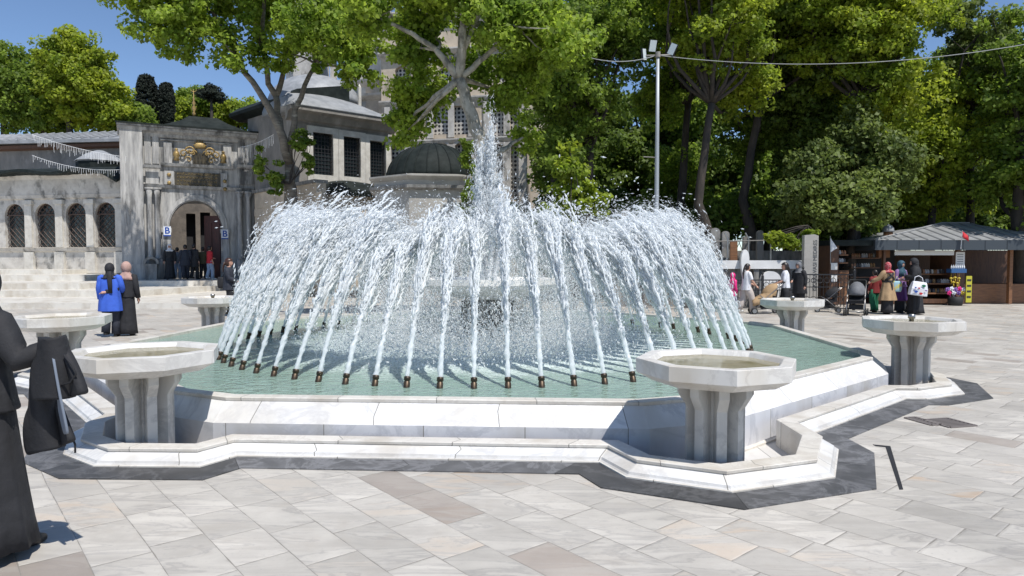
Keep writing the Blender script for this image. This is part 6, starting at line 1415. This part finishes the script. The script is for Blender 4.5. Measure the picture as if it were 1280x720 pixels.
pb(1138, 1192, 374, 379, 25.7, 25.98, 'front_board', 'wood', sh)
for v, yq in ((338, 26.5), (350, 26.2), (362, 25.95)): pb(1140, 1192, v + 4, v + 5.6, yq, yq + .5, 'shelf', 'wood_light', sh)
pb(1190, 1206, 315, 382, 26.2, 27.6, 'cabinet', 'wood', sh)
GJ = 'goods in rows on the shop shelves'
def jar_mesh(r_, h_, m):
    mb = MB(); mb.lathe([(r_ * .8, 0), (r_, h_ * .1), (r_, h_ * .7), (r_ * .5, h_ * .85), (r_ * .55, h_)], 8); return mb.build('x', m, link=False).data
jms = [jar_mesh(.05, .16, mat('goods ' + c_, cc_, .4)) for c_, cc_ in (('silver', (.42, .42, .44)), ('amber', (.28, .15, .05)), ('white', (.6, .58, .55)), ('dark', (.05, .05, .06)), ('copper', (.35, .16, .08)))]
for (v, yq, n_) in ((338, 26.6, 20), (350, 26.3, 20), (362, 26.05, 18)):
    for row in (0, .16):
        for i in range(n_):
            if rnd.random() < .12: continue
            x = px(1141, yq) + (px(1191, yq) - px(1141, yq)) * (i + rnd.random() * .3) / n_
            o = bpy.data.objects.new('jar', rnd.choice(jms)); C.objects.link(o); o.location = (x, yq + .08 + row, pz(v + 4, yq) + .001); o.rotation_euler = (0, 0, rnd.random() * 6)
            tag(o, 'small jar or ornament standing in a row on the shop shelves', 'jar', GJ)
for (v, u0, u1, yq) in ((322, 1066, 1098, 26.7), (334, 1066, 1098, 26.7), (318, 1050, 1059, 25.8), (328, 1050, 1059, 25.8)):
    for i in range(int((u1 - u0) / 3)):
        o = bpy.data.objects.new('jar', rnd.choice(jms)); C.objects.link(o); o.location = (px(u0 + i * 3 + rnd.random(), yq), yq + .1, pz(v, yq) + .001); tag(o, 'small item standing on the shelves of the timber stall', 'jar', 'items on the timber stall shelves')
t = thing('price_poster', (px(1199, 25.85), 25.85, pz(325, 25.85)), 'white poster with faint rows of lines on the shop post', 'poster')
mb = MB(); mb.bb(px(1194, 25.85), px(1205, 25.85), 25.83, 25.86, pz(334, 25.85), pz(315, 25.85)); mb.build('sheet', M['paper'], t)
mb = MB(); 
for k in range(5): mb.bb(px(1195.5, 25.85), px(1203, 25.85), 25.824, 25.829, pz(318 + 3 * k, 25.85) - .012, pz(318 + 3 * k, 25.85) + .012)
mb.build('printed_line', M['grey_cloth'], t)
t = thing('bottle_crate', (px(1195, 25.7), 25.7, pz(339, 25.7)), 'blue crate of small white capped bottles on the cabinet beside the poster', 'crate')
mb = MB(); mb.bb(px(1186, 25.7), px(1205, 25.7), 25.55, 25.85, pz(341, 25.7), pz(336, 25.7)); mb.build('tray', mat('blue plastic', (.03, .10, .25), .4), t)
for k in range(7): mb = MB(); mb.lathe([(.028, 0), (.028, .10), (.012, .14), (.012, .17)], 8, (px(1187.5 + 2.6 * k, 25.7), 25.62, pz(336.5, 25.7))); mb.build('bottle', M['white_paint'], t, True)
for k, (u, v) in enumerate(((1189, 348), (1194, 347), (1199, 348), (1192, 353), (1197, 354))):
    mb = MB(); x, z = px(u, 25.6), pz(v, 25.6); mb.ball((x, 25.6, z), .06, 10, 7, (1, .7, .7)); mb.tube([(x, 25.6, z + .04), (x, 25.6, z + .2)], .008, 4); mb.tube([(x, 25.6, z - .03), (x + .02, 25.6, z - .2)], .022, 6); o = mb.build('hanging_toy', M['yellow'], None, True, loc=(x, 25.6, z)); tag(o, 'yellow toy hanging in front of the shop cabinet under the bottle crate', 'toy', 'yellow toys hanging at the shop')
for k, (u, v, m_) in enumerate(((1185, 362, 'violet'), (1190, 361, 'white_cloth'), (1195, 362, 'violet'), (1200, 361, 'magenta'), (1205, 362, 'white_cloth'), (1187, 366, 'magenta'), (1193, 366, 'white_cloth'), (1199, 366, 'violet'), (1204, 366, 'yellow'))):
    mb = MB(); x, z = px(u, 25.3), pz(v, 25.3)
    for q in range(5): a = 2 * PI * q / 5; mb.ball((x + .05 * math.cos(a), 25.3, z + .05 * math.sin(a)), .042, 8, 5, (1, .6, 1))
    mb.ball((x, 25.26, z), .03, 8, 5); mb.tube([(x, 25.3, z), (px(1195, 25.3) + (x - px(1195, 25.3)) * .3, 25.35, z - .35)], .006, 4)
    o = mb.build('pinwheel', M[m_], None, True, loc=(x, 25.3, z)); tag(o, 'toy flower pinwheel in the bunch before the shop cabinet', 'pinwheel', 'bunch of coloured pinwheels at the shop')
mb = MB(); mb.lathe([(.2, 0), (.24, .05), (.26, .32), (.22, .33)], 12, (px(1195, 25.35), 25.35, 0)); o = mb.build('flower_tub', M['tyre'], None, True, loc=(px(1195, 25.35), 25.35, 0)); tag(o, 'dark tub holding the bunch of pinwheels before the shop', 'tub')
t = thing('yellow_banner', (px(1212, 25.2), 25.2, 0), 'upright yellow banner with dark marks at the right edge of the shop', 'banner')
mb = MB(); mb.bb(px(1208, 25.2), px(1215, 25.2), 25.19, 25.22, pz(378, 25.2), pz(345, 25.2)); mb.build('sheet', mat('banner yellow', (.50, .46, .04), .6), t)
mb = MB()
for k in range(4): mb.bb(px(1209, 25.2), px(1214, 25.2), 25.182, 25.188, pz(350 + 7 * k, 25.2) - .04, pz(350 + 7 * k, 25.2) + .03)
mb.build('printed_mark', M['iron'], t)
fl = thing('red_flag', P(1206, 290, Y=25.2), 'small red flag hanging at a slant from the shop fascia', 'flag')
mb = MB(); rg = [[P(1203 + 8 * a, 289 + 6 * a + 7 * b_, Y=25.2 + .05 * math.sin(4 * a + 3 * b_)) for b_ in (0, .5, 1)] for a in [i / 7 for i in range(8)]]
mb.loft(rg, cap=False, close=False); o = mb.build('cloth', M['red_cloth'], fl, True); o.modifiers.new('s', 'SOLIDIFY').thickness = .01
mb = MB(); mb.tube([P(1203, 288, Y=25.22), P(1201, 311, Y=25.3)], .012, 5); mb.build('pole', M['white_paint'], fl)
fl = thing('white_pennant', P(1040, 306, Y=25.2), 'white triangular pennant at the left corner of the timber stall', 'flag')
mb = MB(); mb.plate([(px(1037, 25.2), pz(297, 25.2)), (px(1046, 25.2), pz(310, 25.2)), (px(1038, 25.2), pz(315, 25.2))], 25.2, 25.215); mb.build('cloth', M['white_cloth'], fl); mb = MB(); mb.tube([(px(1037, 25.2), 25.2, pz(295, 25.2)), (px(1038, 25.2), 25.2, pz(330, 25.2))], .012, 5); mb.build('pole', M['steel'], fl)
# ------------------------------------------------------------ lamp post and overhead cable
lp = thing('lamp_post', (px(820, 24), 24, 0), 'tall grey lamp post with three floodlight panels behind the right side of the jets', 'lamp post')
x = px(820, 24); zt_ = pz(68, 24)
mb = MB(); mb.lathe([(.10, 0), (.085, 3), (.07, 6), (.055, zt_)], 14, (x, 24, 0)); mb.build('pole', M['pole'] if 'pole' in M else mat('galvanised pole', (.36, .38, .40), .5, metal=.3), lp, True)
mb = MB(); mb.tube([(x - .50, 24, zt_ - .05), (x + .5, 24, zt_ - .02)], .03, 6); mb.tube([(x - .48, 24, pz(196, 24)), (x, 24, pz(197, 24))], .02, 6); mb.lathe([(.09, 0), (.09, .18)], 10, (x, 24, zt_ - .1)); mb.build('bracket', M['grey_wall'], lp)
for k, (dx, dz, rz_, rx_) in enumerate(((-.20, .28, .25, .35), (.50, .16, -.7, .5), (-.50, -.02, .9, -.2))):
    mb = MB(Matrix.Translation((x + dx, 23.95, zt_ + dz)) @ Matrix.Rotation(rz_, 4, 'Z') @ Matrix.Rotation(rx_ * (1 if k != 1 else 1), 4, 'Y' if k else 'X'))
    mb.box((0, 0, 0), (.27, .06, .40)); f = mb.build('floodlight', M['iron'], lp)
    mb = MB(Matrix.Translation((x + dx, 23.95, zt_ + dz)) @ Matrix.Rotation(rz_, 4, 'Z') @ Matrix.Rotation(rx_ * (1 if k != 1 else 1), 4, 'Y' if k else 'X'))
    mb.box((0, -.033, 0), (.24, .01, .37)); mb.build('lens', mat('frosted lamp glass', (.60, .66, .66), .25), f)
mb = MB(); pts = []
for i in range(31):
    f = i / 30; a = P(655, 30, Y=22); b_ = P(818, 70, Y=24); p = a.lerp(b_, f); p.z -= 1.05 * 4 * f * (1 - f) * .55; pts.append(p)
mb.tube(pts, .013, 5); pts = []
for i in range(31):
    f = i / 30; a = P(822, 69, Y=24); b_ = P(1300, 52, Y=23); p = a.lerp(b_, f); p.z -= .50 * 4 * f * (1 - f); pts.append(p)
mb.tube(pts, .013, 5); o = mb.build('overhead_cable', M['cable'] if 'cable' in M else mat('pale cable', (.36, .37, .36), .6), None, loc=P(822, 69, Y=24)); tag(o, 'pale overhead cable slung from the lamp post across the trees', 'cable')
# ------------------------------------------------------------ drain grates near the kerb
for (u0, u1, v, lb) in ((1166, 1206, 529, 'iron drain grate in the paving at the right, the darker slatted one'), (1146, 1162, 527, 'smaller drain grate just left of the slatted one')):
    c = ground((u0 + u1) / 2, v); w_ = (u1 - u0) / F * c.y; t = thing('drain_grate', c, lb, 'drain'); a = DEG(14)
    mb = MB(Matrix.Translation(c) @ Matrix.Rotation(a, 4, 'Z')); hw, hd = w_ / 2, .17
    for sg in (-1, 1): mb.box((0, sg * hd, .005), (w_, .03, .012)); mb.box((sg * hw, 0, .005), (.03, hd * 2, .012))
    for k in range(6): mb.box((0, -hd + 2 * hd * (k + 1) / 7, .004), (w_, .022, .010))
    mb.build('frame', M['steel_dark'] if 'steel_dark' in M else mat('rusty cast iron', (.16, .14, .13), .7), t)
    mb = MB(Matrix.Translation(c) @ Matrix.Rotation(a, 4, 'Z')); mb.box((0, 0, .0015), (w_, hd * 2, .002)); mb.build('pit', M['dark'], t)
mb = MB(); q0, q1, q2 = ground(1091, 556), ground(1113, 558), ground(1129, 612); mb.prism([(q0.x, q0.y), (q1.x, q1.y), (q2.x, q2.y), (q2.x - .03, q2.y - .005), (q1.x - .06, q1.y - .03), (q0.x, q0.y - .05)], -.01, .004); o = mb.build('pavement_gap', M['dark'], loc=(0, 0, 0)); tag(o, kind='structure')
for o in bpy.data.objects:
    if o.get('_w') is not None: del o['_w']
